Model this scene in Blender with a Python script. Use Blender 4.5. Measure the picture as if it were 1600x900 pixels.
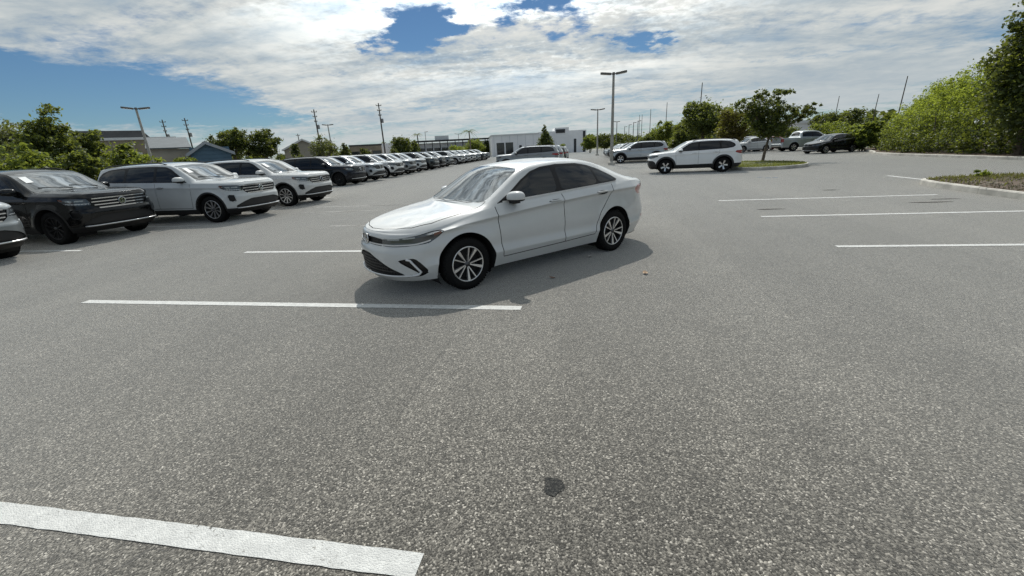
import bpy, bmesh, math, random
from mathutils import Vector, Matrix
from math import sin, cos, pi, sqrt, radians, atan2, exp

for o in list(bpy.data.objects):
    bpy.data.objects.remove(o)
SC = bpy.context.scene
COL = SC.collection
rnd = random.Random(11)

# ---------------------------------------------------------------- camera
F, TH, RO, CH, PSI = 654.787, 0.3217, -0.0518, 1.6453, 0.1828      # focal in px of a 1600 wide frame, pitch, roll, height, yaw
FW = Vector((-sin(PSI)*cos(TH), cos(PSI)*cos(TH), -sin(TH)))
_r0 = Vector((cos(PSI), sin(PSI), 0)); _u0 = _r0.cross(FW)
RT = _r0*cos(RO) + _u0*sin(RO)
UP = -_r0*sin(RO) + _u0*cos(RO)
cd = bpy.data.cameras.new('camera'); cam = bpy.data.objects.new('camera', cd); COL.objects.link(cam)
cd.sensor_width = 36.0; cd.lens = 36.0*F/1600.0; cd.clip_start = 0.05; cd.clip_end = 6000
m3 = Matrix((RT, UP, -FW)).transposed()
cam.matrix_world = Matrix.Translation((0, 0, CH)) @ m3.to_4x4()
SC.camera = cam

# ---------------------------------------------------------------- light
SUN_DIR = Vector((-0.137, 0.845, 1.0)).normalized()
SUN_EL = math.asin(SUN_DIR.z); SUN_AZ = atan2(SUN_DIR.x, SUN_DIR.y)
sl = bpy.data.lights.new('sun', 'SUN'); sl.energy = 4.1; sl.angle = radians(0.6); sl.color = (1.0, 0.955, 0.88)
so = bpy.data.objects.new('sun', sl); COL.objects.link(so)
so.rotation_euler = (-SUN_DIR).to_track_quat('-Z', 'Y').to_euler(); so.location = (0, 0, 60)

SC.view_settings.view_transform = 'Standard'; SC.view_settings.look = 'None'
SC.view_settings.gamma = 1.0; SC.view_settings.exposure = 0.0; SC.view_settings.use_curve_mapping = False
SC.render.engine = 'CYCLES'
SC.cycles.max_bounces = 6; SC.cycles.diffuse_bounces = 3; SC.cycles.glossy_bounces = 3
SC.cycles.transparent_max_bounces = 8; SC.cycles.transmission_bounces = 4
SC.cycles.use_denoising = True
try: SC.cycles.denoising_prefilter = 'NONE'
except Exception: pass
SC.cycles.sample_clamp_indirect = 6.0

# ---------------------------------------------------------------- node helpers
class NT:
    def __init__(s, nt): s.nt = nt; s.N = nt.nodes; s.L = nt.links
    def n(s, t, **kw):
        d = s.N.new(t)
        for k, v in kw.items():
            if k.startswith('i_'):
                key = k[2:]
                d.inputs[int(key) if key.isdigit() else key].default_value = v
            else: setattr(d, k, v)
        return d
    def l(s, a, b): s.L.new(a, b)
    def put(s, x, sock):
        if hasattr(x, 'is_output') or hasattr(x, 'links'): s.L.new(x, sock)
        else: sock.default_value = x
    def math(s, op, a, b=None, c=None, clamp=False):
        d = s.N.new('ShaderNodeMath'); d.operation = op; d.use_clamp = clamp
        s.put(a, d.inputs[0])
        if b is not None: s.put(b, d.inputs[1])
        if c is not None: s.put(c, d.inputs[2])
        return d.outputs[0]
    def mix(s, fac, a, b, blend='MIX'):
        d = s.N.new('ShaderNodeMix'); d.data_type = 'RGBA'; d.blend_type = blend
        s.put(fac, d.inputs[0])
        s.put(a if hasattr(a, 'links') else (*a[:3], 1), d.inputs[6]); s.put(b if hasattr(b, 'links') else (*b[:3], 1), d.inputs[7])
        return d.outputs[2]
    def noise(s, vec, scale, detail=4, rough=.55, dist=0.0, out=0):
        d = s.n('ShaderNodeTexNoise'); d.inputs['Scale'].default_value = scale; d.inputs['Detail'].default_value = detail
        d.inputs['Roughness'].default_value = rough; d.inputs['Distortion'].default_value = dist
        if vec is not None: s.l(vec, d.inputs['Vector'])
        return d.outputs[out]
    def ramp(s, fac, stops, interp='LINEAR'):
        d = s.N.new('ShaderNodeValToRGB'); d.color_ramp.interpolation = interp
        e = d.color_ramp.elements
        while len(e) > 1: e.remove(e[-1])
        for k, (p, c) in enumerate(stops):
            q = e[0] if k == 0 else e.new(p)
            q.position = p; q.color = (*c, 1) if isinstance(c, (tuple, list)) else (c, c, c, 1)
        s.put(fac, d.inputs[0]); return d.outputs[0]
    def sstep(s, x, a, b):
        d = s.N.new('ShaderNodeMapRange'); d.interpolation_type = 'SMOOTHSTEP'
        s.put(x, d.inputs[0]); d.inputs[1].default_value = a; d.inputs[2].default_value = b
        return d.outputs[0]

# ---------------------------------------------------------------- sky with high broken cloud
W = bpy.data.worlds.new('World'); SC.world = W; W.use_nodes = True
W.node_tree.nodes.clear(); T = NT(W.node_tree)
sky = T.n('ShaderNodeTexSky', sky_type='NISHITA'); sky.sun_disc = False
sky.sun_elevation = SUN_EL; sky.sun_rotation = SUN_AZ; sky.air_density = 1.0; sky.dust_density = 0.1; sky.ozone_density = 2.2
bg1 = T.n('ShaderNodeBackground'); T.l(T.mix(1.0, sky.outputs[0], (.66, .90, 1.10), 'MULTIPLY'), bg1.inputs[0]); bg1.inputs[1].default_value = 0.053
tc = T.n('ShaderNodeTexCoord'); sep = T.n('ShaderNodeSeparateXYZ'); T.l(tc.outputs['Generated'], sep.inputs[0])
dx, dy, dz = sep.outputs
zz = T.math('MAXIMUM', T.math('ADD', dz, 0.13), 0.02)
px_ = T.math('DIVIDE', dx, zz); py_ = T.math('DIVIDE', dy, zz)
cmb = T.n('ShaderNodeCombineXYZ'); T.l(px_, cmb.inputs[0]); T.l(py_, cmb.inputs[1])
cp = cmb.outputs[0]
def pdir(px, py):                       # direction seen at a pixel of the photograph -> cloud-sheet coordinates
    d = (FW + RT*((px-800)/F) + UP*((450-py)/F)).normalized()
    return d.x/(d.z+.13), d.y/(d.z+.13)
def blob(c, a, b, soft=.25):            # soft oval patch of the cloud sheet: centre, end of one axis, end of the other
    c, a, b = pdir(*c), pdir(*a), pdir(*b)
    ax, ay, bx, by = a[0]-c[0], a[1]-c[1], b[0]-c[0], b[1]-c[1]; D = ax*by-bx*ay
    sp_ = T.n('ShaderNodeSeparateXYZ'); T.l(warp, sp_.inputs[0])
    X = T.math('SUBTRACT', sp_.outputs[0], c[0]); Y = T.math('SUBTRACT', sp_.outputs[1], c[1])
    U = T.math('ADD', T.math('MULTIPLY', X, by/D), T.math('MULTIPLY', Y, -bx/D))
    V = T.math('ADD', T.math('MULTIPLY', X, -ay/D), T.math('MULTIPLY', Y, ax/D))
    r = T.math('SQRT', T.math('ADD', T.math('MULTIPLY', U, U), T.math('MULTIPLY', V, V)))
    return T.sstep(r, 1.0, soft*.4)
wn = T.n('ShaderNodeTexNoise'); wn.inputs['Scale'].default_value = 1.1; wn.inputs['Detail'].default_value = 4; T.l(cp, wn.inputs['Vector'])
wv = T.n('ShaderNodeVectorMath', operation='MULTIPLY_ADD'); T.l(wn.outputs['Color'], wv.inputs[0])
wv.inputs[1].default_value = (.95, .7, 0)
wn.inputs['Scale'].default_value = 3.2; wn.inputs['Detail'].default_value = 7; wn.inputs['Roughness'].default_value = .62
wsub = T.n('ShaderNodeVectorMath', operation='SUBTRACT'); T.l(cp, wsub.inputs[0]); wsub.inputs[1].default_value = (.475, .35, 0)
T.l(wsub.outputs[0], wv.inputs[2]); warp = wv.outputs[0]
mpa = T.n('ShaderNodeMapping'); mpa.inputs['Rotation'].default_value = (0, 0, radians(-38)); mpa.inputs['Scale'].default_value = (.42, 1.0, 1)
T.l(cp, mpa.inputs[0])
n_big = T.noise(mpa.outputs[0], 1.5, 8, .6, .5)
n_fine = T.noise(cp, 5.5, 7, .62, .35)
n_tuft = T.noise(cp, 16.0, 6, .65, .4)
cov = T.math('ADD', T.math('ADD', T.math('MULTIPLY', n_big, .95), T.math('MULTIPLY', n_fine, .55)), T.math('MULTIPLY', n_tuft, .36))
cov = T.math('SUBTRACT', cov, .55)
bank = blob((800, 20), (2300, 60), (790, 232), .0)                      # the cloud bank ahead
cov = T.math('ADD', cov, T.math('MULTIPLY_ADD', bank, .34, -.02))
for (c_, a_, b_, k_) in (((655, 42), (750, 24), (650, 98), .66), ((845, -4), (950, 0), (835, 40), .62), ((1002, 62), (1060, 70), (998, 86), .42), ((890, 44), (950, 52), (885, 66), .26),
                        ((110, 152), (480, 190), (95, 205), .85), ((-150, 140), (90, 150), (-140, 205), .85), ((330, 180), (560, 200), (330, 200), .3)):
    cov = T.math('SUBTRACT', cov, T.math('MULTIPLY', blob(c_, a_, b_), k_*1.15))
veil = blob((1350, 130), (1800, 105), (1340, 25), .5)
cov = T.math('ADD', cov, T.math('MULTIPLY', T.sstep(dz, .10, .0), .10))        # haze towards the horizon
cov = T.math('ADD', cov, T.math('MULTIPLY', veil, .22))
covm = T.sstep(cov, .20, .62)
shade = T.noise(mpa.outputs[0], 2.1, 7, .6, .4)
sd_ = T.n('ShaderNodeVectorMath', operation='DOT_PRODUCT'); T.l(tc.outputs['Generated'], sd_.inputs[0]); sd_.inputs[1].default_value = SUN_DIR
near = T.math('POWER', T.sstep(sd_.outputs['Value'], .60, 1.0), 2.0)
vk = T.math('MULTIPLY', veil, .78)
shade = T.math('ADD', T.math('MULTIPLY', shade, T.math('SUBTRACT', 1.0, vk)), T.math('MULTIPLY', vk, .37))
lowm = T.math('MULTIPLY', T.sstep(dz, .17, .02), .8)                    # thin even cloud low down
shade = T.math('ADD', T.math('MULTIPLY', shade, T.math('SUBTRACT', 1.0, lowm)), T.math('MULTIPLY', lowm, .50))
n_fine = T.math('ADD', T.math('MULTIPLY', n_fine, T.math('SUBTRACT', 1.0, lowm)), T.math('MULTIPLY', lowm, .5))
ccol = T.ramp(T.math('ADD', shade, T.math('MULTIPLY', T.math('SUBTRACT', n_fine, .5), .35)), [(.30, (.34, .45, .56)), (.44, (.53, .60, .64)), (.56, (.73, .765, .755)), (.70, (.88, .885, .845))])
bg2 = T.n('ShaderNodeBackground'); T.l(ccol, bg2.inputs[0]); T.l(T.math('MULTIPLY_ADD', T.math('MULTIPLY', near, T.math('MULTIPLY_ADD', T.sstep(T.math('ADD', T.math('MULTIPLY', n_big, .7), T.math('MULTIPLY', n_tuft, .3)), .42, .60), 2.4, .1)), 1.7, .85), bg2.inputs[1])
mx = T.n('ShaderNodeMixShader'); T.l(covm, mx.inputs[0]); T.l(bg1.outputs[0], mx.inputs[1]); T.l(bg2.outputs[0], mx.inputs[2])
wo = T.n('ShaderNodeOutputWorld'); T.l(mx.outputs[0], wo.inputs[0])
# ---------------------------------------------------------------- materials
MATS = {}
def newmat(name):
    m = bpy.data.materials.new(name); m.use_nodes = True
    t = NT(m.node_tree); b = m.node_tree.nodes['Principled BSDF']
    return m, t, b
def simple(name, col, rough=.6, metal=0.0, coat=0.0, spec=.5, vary=0.0, vscale=6.0, bump=0.0, bscale=40.0, emit=None):
    if name in MATS: return MATS[name]
    m, t, b = newmat(name)
    b.inputs['Base Color'].default_value = (*col, 1); b.inputs['Roughness'].default_value = rough
    b.inputs['Metallic'].default_value = metal; b.inputs['Coat Weight'].default_value = coat
    b.inputs['Coat Roughness'].default_value = .04; b.inputs['Specular IOR Level'].default_value = spec
    tcn = t.n('ShaderNodeTexCoord')
    if vary:
        nz = t.noise(tcn.outputs['Object'], vscale, 6, .6)
        c = t.mix(t.sstep(nz, .3, .7), [v*(1-vary) for v in col], [min(1, v*(1+vary)) for v in col])
        t.l(c, b.inputs['Base Color'])
    if bump:
        nz = t.noise(tcn.outputs['Object'], bscale, 5, .6)
        bp = t.n('ShaderNodeBump'); bp.inputs['Strength'].default_value = bump; bp.inputs['Distance'].default_value = .02
        t.l(nz, bp.inputs['Height']); t.l(bp.outputs[0], b.inputs['Normal'])
    if emit:
        b.inputs['Emission Color'].default_value = (*emit[:3], 1); b.inputs['Emission Strength'].default_value = emit[3]
    MATS[name] = m; return m
def paint(name, col, metal=0.0, rough=.32, coat=1.0):
    if name in MATS: return MATS[name]
    m, t, b = newmat(name)
    tcn = t.n('ShaderNodeTexCoord')
    nz = t.noise(tcn.outputs['Object'], 1.7, 5, .6)
    c = t.mix(t.sstep(nz, .35, .75), col, [v*.93 for v in col])
    t.l(c, b.inputs['Base Color'])
    b.inputs['Metallic'].default_value = metal; b.inputs['Roughness'].default_value = rough; b.inputs['Specular IOR Level'].default_value = .15
    b.inputs['Coat Weight'].default_value = coat; b.inputs['Coat Roughness'].default_value = .03
    MATS[name] = m; return m
def glass_dark(name, col=(.012, .014, .016), rough=.02):
    if name in MATS: return MATS[name]
    m, t, b = newmat(name)
    b.inputs['Base Color'].default_value = (*col, 1); b.inputs['Roughness'].default_value = rough
    b.inputs['IOR'].default_value = 1.52; b.inputs['Coat Weight'].default_value = .35; b.inputs['Coat Roughness'].default_value = .01
    MATS[name] = m; return m
def glass_clear(name, tint=(.30, .36, .36)):
    if name in MATS: return MATS[name]
    m, t, b = newmat(name)
    tr = t.n('ShaderNodeBsdfTransparent'); tr.inputs[0].default_value = (*tint, 1)
    gl = t.n('ShaderNodeBsdfGlossy'); gl.inputs['Roughness'].default_value = .015; gl.inputs['Color'].default_value = (.95, .98, 1, 1)
    fr = t.n('ShaderNodeFresnel'); fr.inputs[0].default_value = 2.1
    ms = t.n('ShaderNodeMixShader'); t.l(fr.outputs[0], ms.inputs[0]); t.l(tr.outputs[0], ms.inputs[1]); t.l(gl.outputs[0], ms.inputs[2])
    out = [n for n in m.node_tree.nodes if n.type == 'OUTPUT_MATERIAL'][0]
    t.l(ms.outputs[0], out.inputs[0]); m.node_tree.nodes.remove(b)
    MATS[name] = m; return m

WHITE = paint('paint_white', (.57, .58, .575))
WHITE3 = paint('paint_bright_white', (.80, .81, .81))
WHITE2 = paint('paint_pearl_white', (.53, .555, .56), .0, .35)
SILVER = paint('paint_silver', (.42, .45, .47), .55, .34)
GREY = paint('paint_grey', (.23, .25, .26), .5, .36)
BLACKP = paint('paint_black', (.003, .0035, .004), .0, .2, .55)
NAVY = paint('paint_navy', (.006, .009, .016), .1, .3, .6)
DGREEN = paint('paint_dark_green', (.022, .03, .028), .3, .3)
REDP = paint('paint_red', (.25, .02, .02), .1, .3)
BLACK = simple('black_plastic', (.014, .014, .015), .55)
GLOSSB = simple('gloss_black_trim', (.006, .006, .007), .3, spec=.3)
DARK = simple('dark_underbody', (.012, .012, .012), .8)
RUBBER = simple('tyre_rubber', (.009, .009, .009), .9, spec=.2, bump=.3, bscale=60)
CHROME = simple('chrome', (.80, .81, .82), .12, 1.0)
SATIN = simple('satin_silver', (.62, .63, .64), .32, .9)
TRIM = simple('bright_trim', (.66, .67, .68), .3, .35)
ALLOY = simple('machined_alloy', (.70, .70, .70), .28, .85)
GUN = simple('gunmetal_alloy', (.10, .10, .105), .35, .7)
GLASS = glass_dark('tinted_glass', (.008, .010, .012)); GLASS.node_tree.nodes['Principled BSDF'].inputs['Coat Weight'].default_value = 0.0
WSGLASS = glass_dark('windscreen_glass', (.022, .027, .028), .015); WSGLASS.node_tree.nodes['Principled BSDF'].inputs['IOR'].default_value = 1.75
WSCLEAR = glass_clear('clear_windscreen_glass')
LAMP = simple('headlamp_lens', (.055, .063, .070), .08, .3, coat=1.0)
LAMPLED = simple('headlamp_led_bar', (.62, .66, .70), .15, .3, coat=1.0)
REDL = simple('red_lens', (.30, .012, .012), .12, coat=1.0)
AMBER = simple('amber_lens', (.13, .035, .018), .15, coat=1.0)
PAPER = simple('paper', (.78, .80, .80), .7)
CABIN = simple('cabin_trim', (.035, .035, .036), .75)
SEAT = simple('seat_fabric', (.05, .05, .05), .9)
HEADLINER = simple('headliner', (.16, .16, .155), .95)
# ---------------------------------------------------------------- object helpers
def link(name, me, mat=None, parent=None, smooth=False):
    if mat is not None and len(me.materials) == 0:
        for m_ in (mat if isinstance(mat, (list, tuple)) else [mat]): me.materials.append(m_)
    if smooth: me.polygons.foreach_set('use_smooth', [True]*len(me.polygons))
    o = bpy.data.objects.new(name, me); COL.objects.link(o)
    if parent is not None: o.parent = parent
    return o
def from_bm(name, bm, mat, parent=None, smooth=False):
    me = bpy.data.meshes.new(name); bm.to_mesh(me); bm.free()
    return link(name, me, mat, parent, smooth)
def from_pd(name, vs, fs, mat, parent=None, smooth=False):
    me = bpy.data.meshes.new(name); me.from_pydata([tuple(v) for v in vs], [], fs); me.update()
    return link(name, me, mat, parent, smooth)
def tag(o, label=None, cat=None, group=None, kind=None):
    if label: o['label'] = label
    if cat: o['category'] = cat
    if group: o['group'] = group
    if kind: o['kind'] = kind
    return o
def empty(name, loc=(0, 0, 0), rz=0.0):
    o = bpy.data.objects.new(name, None); COL.objects.link(o); o.location = loc; o.rotation_euler = (0, 0, rz)
    o.empty_display_size = .2; return o
def copy_tree(o, parent=None, swap=None, skip=()):
    c = o.copy(); COL.objects.link(c); c.parent = parent
    if o.type == 'MESH' and swap:
        for k, s_ in enumerate(c.material_slots):
            mn = s_.material.name if s_.material else None
            if mn in swap: s_.link = 'OBJECT'; s_.material = swap[mn]
    for ch in o.children:
        if ch.name.split('.')[0] in skip: continue
        copy_tree(ch, c, swap, skip)
    return c
class MB:
    """collects boxes, tubes and lathes into one mesh"""
    def __init__(s): s.v = []; s.f = []
    def add(s, vs, fs):
        b = len(s.v); s.v += [tuple(v) for v in vs]; s.f += [tuple(b+i for i in f) for f in fs]
    def box(s, x0, x1, y0, y1, z0, z1, M=None):
        vs = [Vector((x, y, z)) for z in (z0, z1) for y in (y0, y1) for x in (x0, x1)]
        if M is not None: vs = [M @ v for v in vs]
        s.add(vs, [(0, 2, 3, 1), (4, 5, 7, 6), (0, 1, 5, 4), (2, 6, 7, 3), (0, 4, 6, 2), (1, 3, 7, 5)])
    def tube(s, pts, rad, n=8, cap=True):
        pts = [Vector(p) for p in pts]; rad = rad if isinstance(rad, (list, tuple)) else [rad]*len(pts)
        rings = []; a = None
        for i, p in enumerate(pts):
            d = (pts[min(i+1, len(pts)-1)] - pts[max(i-1, 0)]).normalized()
            if a is None: a = d.orthogonal().normalized()
            a = (a - d*a.dot(d)).normalized(); b = d.cross(a)
            rings.append([p + (a*cos(2*pi*k/n) + b*sin(2*pi*k/n))*rad[i] for k in range(n)])
        vs = [v for r in rings for v in r]; fs = []
        for i in range(len(pts)-1):
            for k in range(n): fs.append((i*n+k, i*n+(k+1) % n, (i+1)*n+(k+1) % n, (i+1)*n+k))
        if cap: fs.append(tuple(range(n-1, -1, -1))); fs.append(tuple((len(pts)-1)*n+k for k in range(n)))
        s.add(vs, fs)
    def lathe(s, prof, n=32, axis='y', M=None, a0=0.0, a1=2*pi):
        full = abs(a1-a0-2*pi) < 1e-6; cnt = n if full else n+1
        vs = []
        for (r, h) in prof:
            for k in range(cnt):
                a = a0+(a1-a0)*k/n
                v = Vector((r*cos(a), h, r*sin(a))) if axis == 'y' else Vector((r*cos(a), r*sin(a), h))
                vs.append(M @ v if M is not None else v)
        fs = []
        for i in range(len(prof)-1):
            for k in range(n):
                k2 = (k+1) % n if full else k+1
                f = (i*cnt+k, i*cnt+k2, (i+1)*cnt+k2, (i+1)*cnt+k)
                fs.append(f if axis == 'z' else f[::-1])
        s.add(vs, fs)
    def prism(s, poly, z0, z1, M=None):
        n = len(poly); vs = [Vector((x, y, z0)) for x, y in poly]+[Vector((x, y, z1)) for x, y in poly]
        if M is not None: vs = [M @ v for v in vs]
        s.add(vs, [tuple(range(n-1, -1, -1)), tuple(range(n, 2*n))]+[(i, (i+1) % n, n+(i+1) % n, n+i) for i in range(n)])
    def build(s, name, mat, parent=None, smooth=False):
        return from_pd(name, s.v, s.f, mat, parent, smooth)

def ray(px, py):
    return FW + RT*((px-800)/F) + UP*((450-py)/F)
def gpt(px, py, z=0.0):                         # where the line of sight of a pixel meets the ground
    d = ray(px, py); t = (z-CH)/d.z
    return Vector((d.x*t, d.y*t, z))
def hzn(px):                                     # picture row of the horizon at that column
    return 450 + F*(FW.z+(px-800)/F*RT.z)/UP.z
def at(px, dist, py=None):                       # ground point in that direction, at that distance
    d = ray(px, hzn(px) if py is None else py); h = sqrt(d.x*d.x+d.y*d.y)
    return Vector((d.x/h*dist, d.y/h*dist, 0))
def hgt(px, py, dist):                           # height of what shows at a pixel when it stands that far off
    d = ray(px, py); return CH + dist*d.z/sqrt(d.x*d.x+d.y*d.y)
# ---------------------------------------------------------------- vehicle bodies
def pchip(xs, ys):
    n = len(xs); h = [xs[i+1]-xs[i] for i in range(n-1)]; dl = [(ys[i+1]-ys[i])/h[i] for i in range(n-1)]
    m = [0.0]*n
    for i in range(1, n-1):
        if dl[i-1]*dl[i] > 0:
            w1 = 2*h[i]+h[i-1]; w2 = h[i]+2*h[i-1]; m[i] = (w1+w2)/(w1/dl[i-1]+w2/dl[i])
    m[0] = dl[0]; m[-1] = dl[-1]
    def f(x):
        if x <= xs[0]: return ys[0]
        if x >= xs[-1]: return ys[-1]
        lo, hi = 0, n-1
        while hi-lo > 1:
            md = (lo+hi)//2
            if xs[md] <= x: lo = md
            else: hi = md
        t = (x-xs[lo])/h[lo]; t2 = t*t; t3 = t2*t
        return ys[lo]*(2*t3-3*t2+1)+h[lo]*m[lo]*(t3-2*t2+t)+ys[hi]*(-2*t3+3*t2)+h[lo]*m[hi]*(t3-t2)
    return f
def catmull(xs, ys):                            # smooth non-monotone version for rails
    n = len(xs); m = [0.0]*n
    for i in range(n):
        if i == 0: m[i] = (ys[1]-ys[0])/(xs[1]-xs[0])
        elif i == n-1: m[i] = (ys[-1]-ys[-2])/(xs[-1]-xs[-2])
        else:
            a = (ys[i]-ys[i-1])/(xs[i]-xs[i-1]); b = (ys[i+1]-ys[i])/(xs[i+1]-xs[i])
            h0 = xs[i]-xs[i-1]; h1 = xs[i+1]-xs[i]; m[i] = (a*h1+b*h0)/(h0+h1)
    def f(x):
        x = min(max(x, xs[0]), xs[-1]); k = 0
        while k < n-2 and x > xs[k+1]: k += 1
        h = xs[k+1]-xs[k]; t = (x-xs[k])/h; t2 = t*t; t3 = t2*t
        return ys[k]*(2*t3-3*t2+1)+h*m[k]*(t3-2*t2+t)+ys[k+1]*(-2*t3+3*t2)+h*m[k+1]*(t3-t2)
    return f
def sdf(poly):                                   # signed distance to a polygon, negative inside
    P = [(float(a), float(b)) for a, b in poly]; n = len(P)
    def f(x, y):
        d = 1e9; ins = False; j = n-1
        for i in range(n):
            ax, ay = P[j]; bx, by = P[i]; ex, ey = bx-ax, by-ay; wx, wy = x-ax, y-ay
            t = max(0, min(1, (wx*ex+wy*ey)/(ex*ex+ey*ey+1e-12))); qx, qy = wx-ex*t, wy-ey*t
            d = min(d, qx*qx+qy*qy)
            if (by > y) != (ay > y) and x < (ax-bx)*(y-by)/(ay-by)+bx: ins = not ins
            j = i
        d = sqrt(d); return -d if ins else d
    return f
def rpoly(poly, it=2, keep=.25):                 # round a polygon's corners
    for _ in range(it):
        q = []
        for i in range(len(poly)):
            a = poly[i]; b = poly[(i+1) % len(poly)]
            q.append((a[0]*(1-keep)+b[0]*keep, a[1]*(1-keep)+b[1]*keep)); q.append((a[0]*keep+b[0]*(1-keep), a[1]*keep+b[1]*(1-keep)))
        poly = q
    return poly

class Shell:
    """half a body: a shoulder rail wrapped round the plan, a profile hung under it and a cabin section raised on it"""
    def __init__(s, sp, N=150, nt=9, ns=9, nl=4):
        s.sp = sp; rail = sp['rail']
        pts = [(rail[1][0], -rail[1][1], rail[1][2])]+list(rail)+[(rail[-2][0], -rail[-2][1], rail[-2][2])]
        u = [0.0]
        for a, b in zip(pts, pts[1:]): u.append(u[-1]+max(1e-4, math.dist(a, b)))
        u0 = u[1]; u = [v-u0 for v in u]; s.u = u[1:-1]; s.S = s.u[-1]
        s.rx, s.ry, s.rz = (catmull(u, [p[k] for p in pts]) for k in range(3))
        s.us = s.u
        ks = sp['prof']; K = len(ks[0][1]); kx = [s.u[k[0]] if isinstance(k[0], int) else k[0] for k in ks]
        s.po = [pchip(kx, [k[1][j][0] for k in ks]) for j in range(K)]
        s.pz = [pchip(kx, [k[1][j][1] for k in ks]) for j in range(K)]
        s.K = K; s.rad = sp.get('rad', [.02]*K)
        up = sorted(sp['up'])
        s.U = [pchip([k[0] for k in up], [k[j] for k in up]) for j in range(1, 5)]     # fU, zU, zC, bow
        s.N, s.nt, s.ns, s.nl = N, nt, ns, nl
    def frame(s, u):
        x, y, z = s.rx(u), s.ry(u), s.rz(u); e = 1e-3
        tx, ty = s.rx(min(u+e, s.S))-s.rx(max(u-e, 0)), s.ry(min(u+e, s.S))-s.ry(max(u-e, 0))
        if u < 1e-6: tx, ty = 0, 1
        if u > s.S-1e-6: tx, ty = 0, -1
        L = sqrt(tx*tx+ty*ty) or 1
        return Vector((x, y, z)), Vector((ty/L, -tx/L, 0))
    def profile(s, u):
        P = [(s.po[j](u), s.pz[j](u)) for j in range(s.K)]; P[0] = (0.0, s.rz(u))
        out = [P[0]]; prev = P[0]
        for j in range(1, s.K-1):
            a, b, c = P[j-1], P[j], P[j+1]
            la, lc = math.dist(a, b), math.dist(b, c); r = min(s.rad[j], .45*la, .45*lc)
            p = (b[0]+(a[0]-b[0])/max(la, 1e-6)*r, b[1]+(a[1]-b[1])/max(la, 1e-6)*r)
            q = (b[0]+(c[0]-b[0])/max(lc, 1e-6)*r, b[1]+(c[1]-b[1])/max(lc, 1e-6)*r)
            for k in range(1, s.nl+1): t = k/s.nl; out.append((prev[0]+(p[0]-prev[0])*t, prev[1]+(p[1]-prev[1])*t))
            for k in (1, 2, 3):
                t = k/3; out.append(tuple((1-t)**2*p[i]+2*t*(1-t)*b[i]+t*t*q[i] for i in (0, 1)))
            prev = q
        for k in range(1, s.nl+1): t = k/s.nl; out.append((prev[0]+(P[-1][0]-prev[0])*t, prev[1]+(P[-1][1]-prev[1])*t))
        return out
    def low(s, u, z, out=0.0):                    # a point on the lower side at arc length u and height z
        sg = 1
        if u < 0: u = -u; sg = -1
        c, n = s.frame(u); pr = s.profile(u); o = pr[-1][0]
        for a, b in zip(pr, pr[1:]):
            if b[1] <= z <= a[1]:
                t = (a[1]-z)/max(1e-6, a[1]-b[1]); o = a[0]+(b[0]-a[0])*t; break
        else:
            if z > pr[0][1]: o = 0
        p = c+n*(o+out); p.z = z; s.last_n = Vector((n.x, n.y*sg, 0))
        p.y *= sg; return s.flare(p)
    def flare(s, p):
        for wx in s.sp['wheels']:
            r = math.hypot(p.x-wx, p.z-s.sp['wr']); a = s.sp['arch']
            if abs(p.y) > .6 and r < a+.16 and p.z < s.sp.get('flare_top', 10):
                t = max(0, min(1, (a+.16-r)/.16)); t = t*t*(3-2*t)
                p.y += math.copysign(s.sp.get('flare', .012)*t, p.y)
        return p
    def u_at_x(s, x):                             # arc length where the rail passes x along the side
        lo, hi = 0.0, s.S
        for _ in range(40):
            m = (lo+hi)/2
            if s.rx(m) > x: lo = m
            else: hi = m
        return lo
    def upper(s, u):
        S, n = s.frame(u); x = S.x; fU, zU, zC, bow = (f(x) for f in s.U)
        yU = S.y*fU; return S, Vector((x, yU, zU)), zC, bow
    def side(s, x, f, out=0.0):                   # a point on the side glass: f 0 at belt, 1 at roof rail
        S, U, zC, bow = s.upper(s.u_at_x(x)); p = S.lerp(U, f)
        d = U-S; nn = Vector((0, d.z, -d.y)).normalized() if d.length > 1e-6 else Vector((0, 1, 0))
        return p+nn*(s.sp.get('bulge', .014)*sin(pi*f)*min(1, d.length/.3)+out)
    def top(s, x, rho, out=0.0):
        S, U, zC, bow = s.upper(s.u_at_x(x)); y = U.y*rho
        return Vector((x+bow*(1-rho*rho), y, U.z+(zC-U.z)*(1-rho*rho)+out))
    def build(s):
        us = []
        for i in range(s.N+1):
            us.append(s.S*i/s.N)
        for e in s.sp.get('dense', []):
            us += [s.S-e if e < 0 else e]
        us = sorted(set(us))
        cols = []
        for u in us:
            S, U, zC, bow = s.upper(u); c, n = s.frame(u); col = []
            fil = .16
            for k in range(s.nt+1):               # centre line to roof rail
                rho = k/s.nt*(1-fil*.35)
                col.append((Vector((U.x+bow*(1-rho*rho), U.y*rho, U.z+(zC-U.z)*(1-rho*rho))), 2, rho))
            a = col[-1][0]; d = U-S
            nn = Vector((0, d.z, -d.y)).normalized() if d.length > 1e-6 else Vector((0, 1, 0))
            bl = s.sp.get('bulge', .014)*min(1, d.length/.3)
            f1 = 1-fil*.5; b = S.lerp(U, f1)+nn*bl*sin(pi*f1)
            for k in (1, 2, 3):
                t = k/4; p = a*(1-t)**2+U*2*t*(1-t)+b*t*t; col.append((p, 2 if k < 2 else 1, 1-(fil*.35)*(1-t)))
            for k in range(s.ns+1):
                f = f1*(1-k/s.ns); col.append((S.lerp(U, f)+nn*bl*sin(pi*f), 1, 1.0+.2*(1-f)))
            for (o, z) in s.profile(u)[1:]:
                p = c+n*o; p.z = z; col.append((s.flare(p), 0, 1.3))
            cols.append(col)
        bm = bmesh.new(); s.par = {}; g = []
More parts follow.
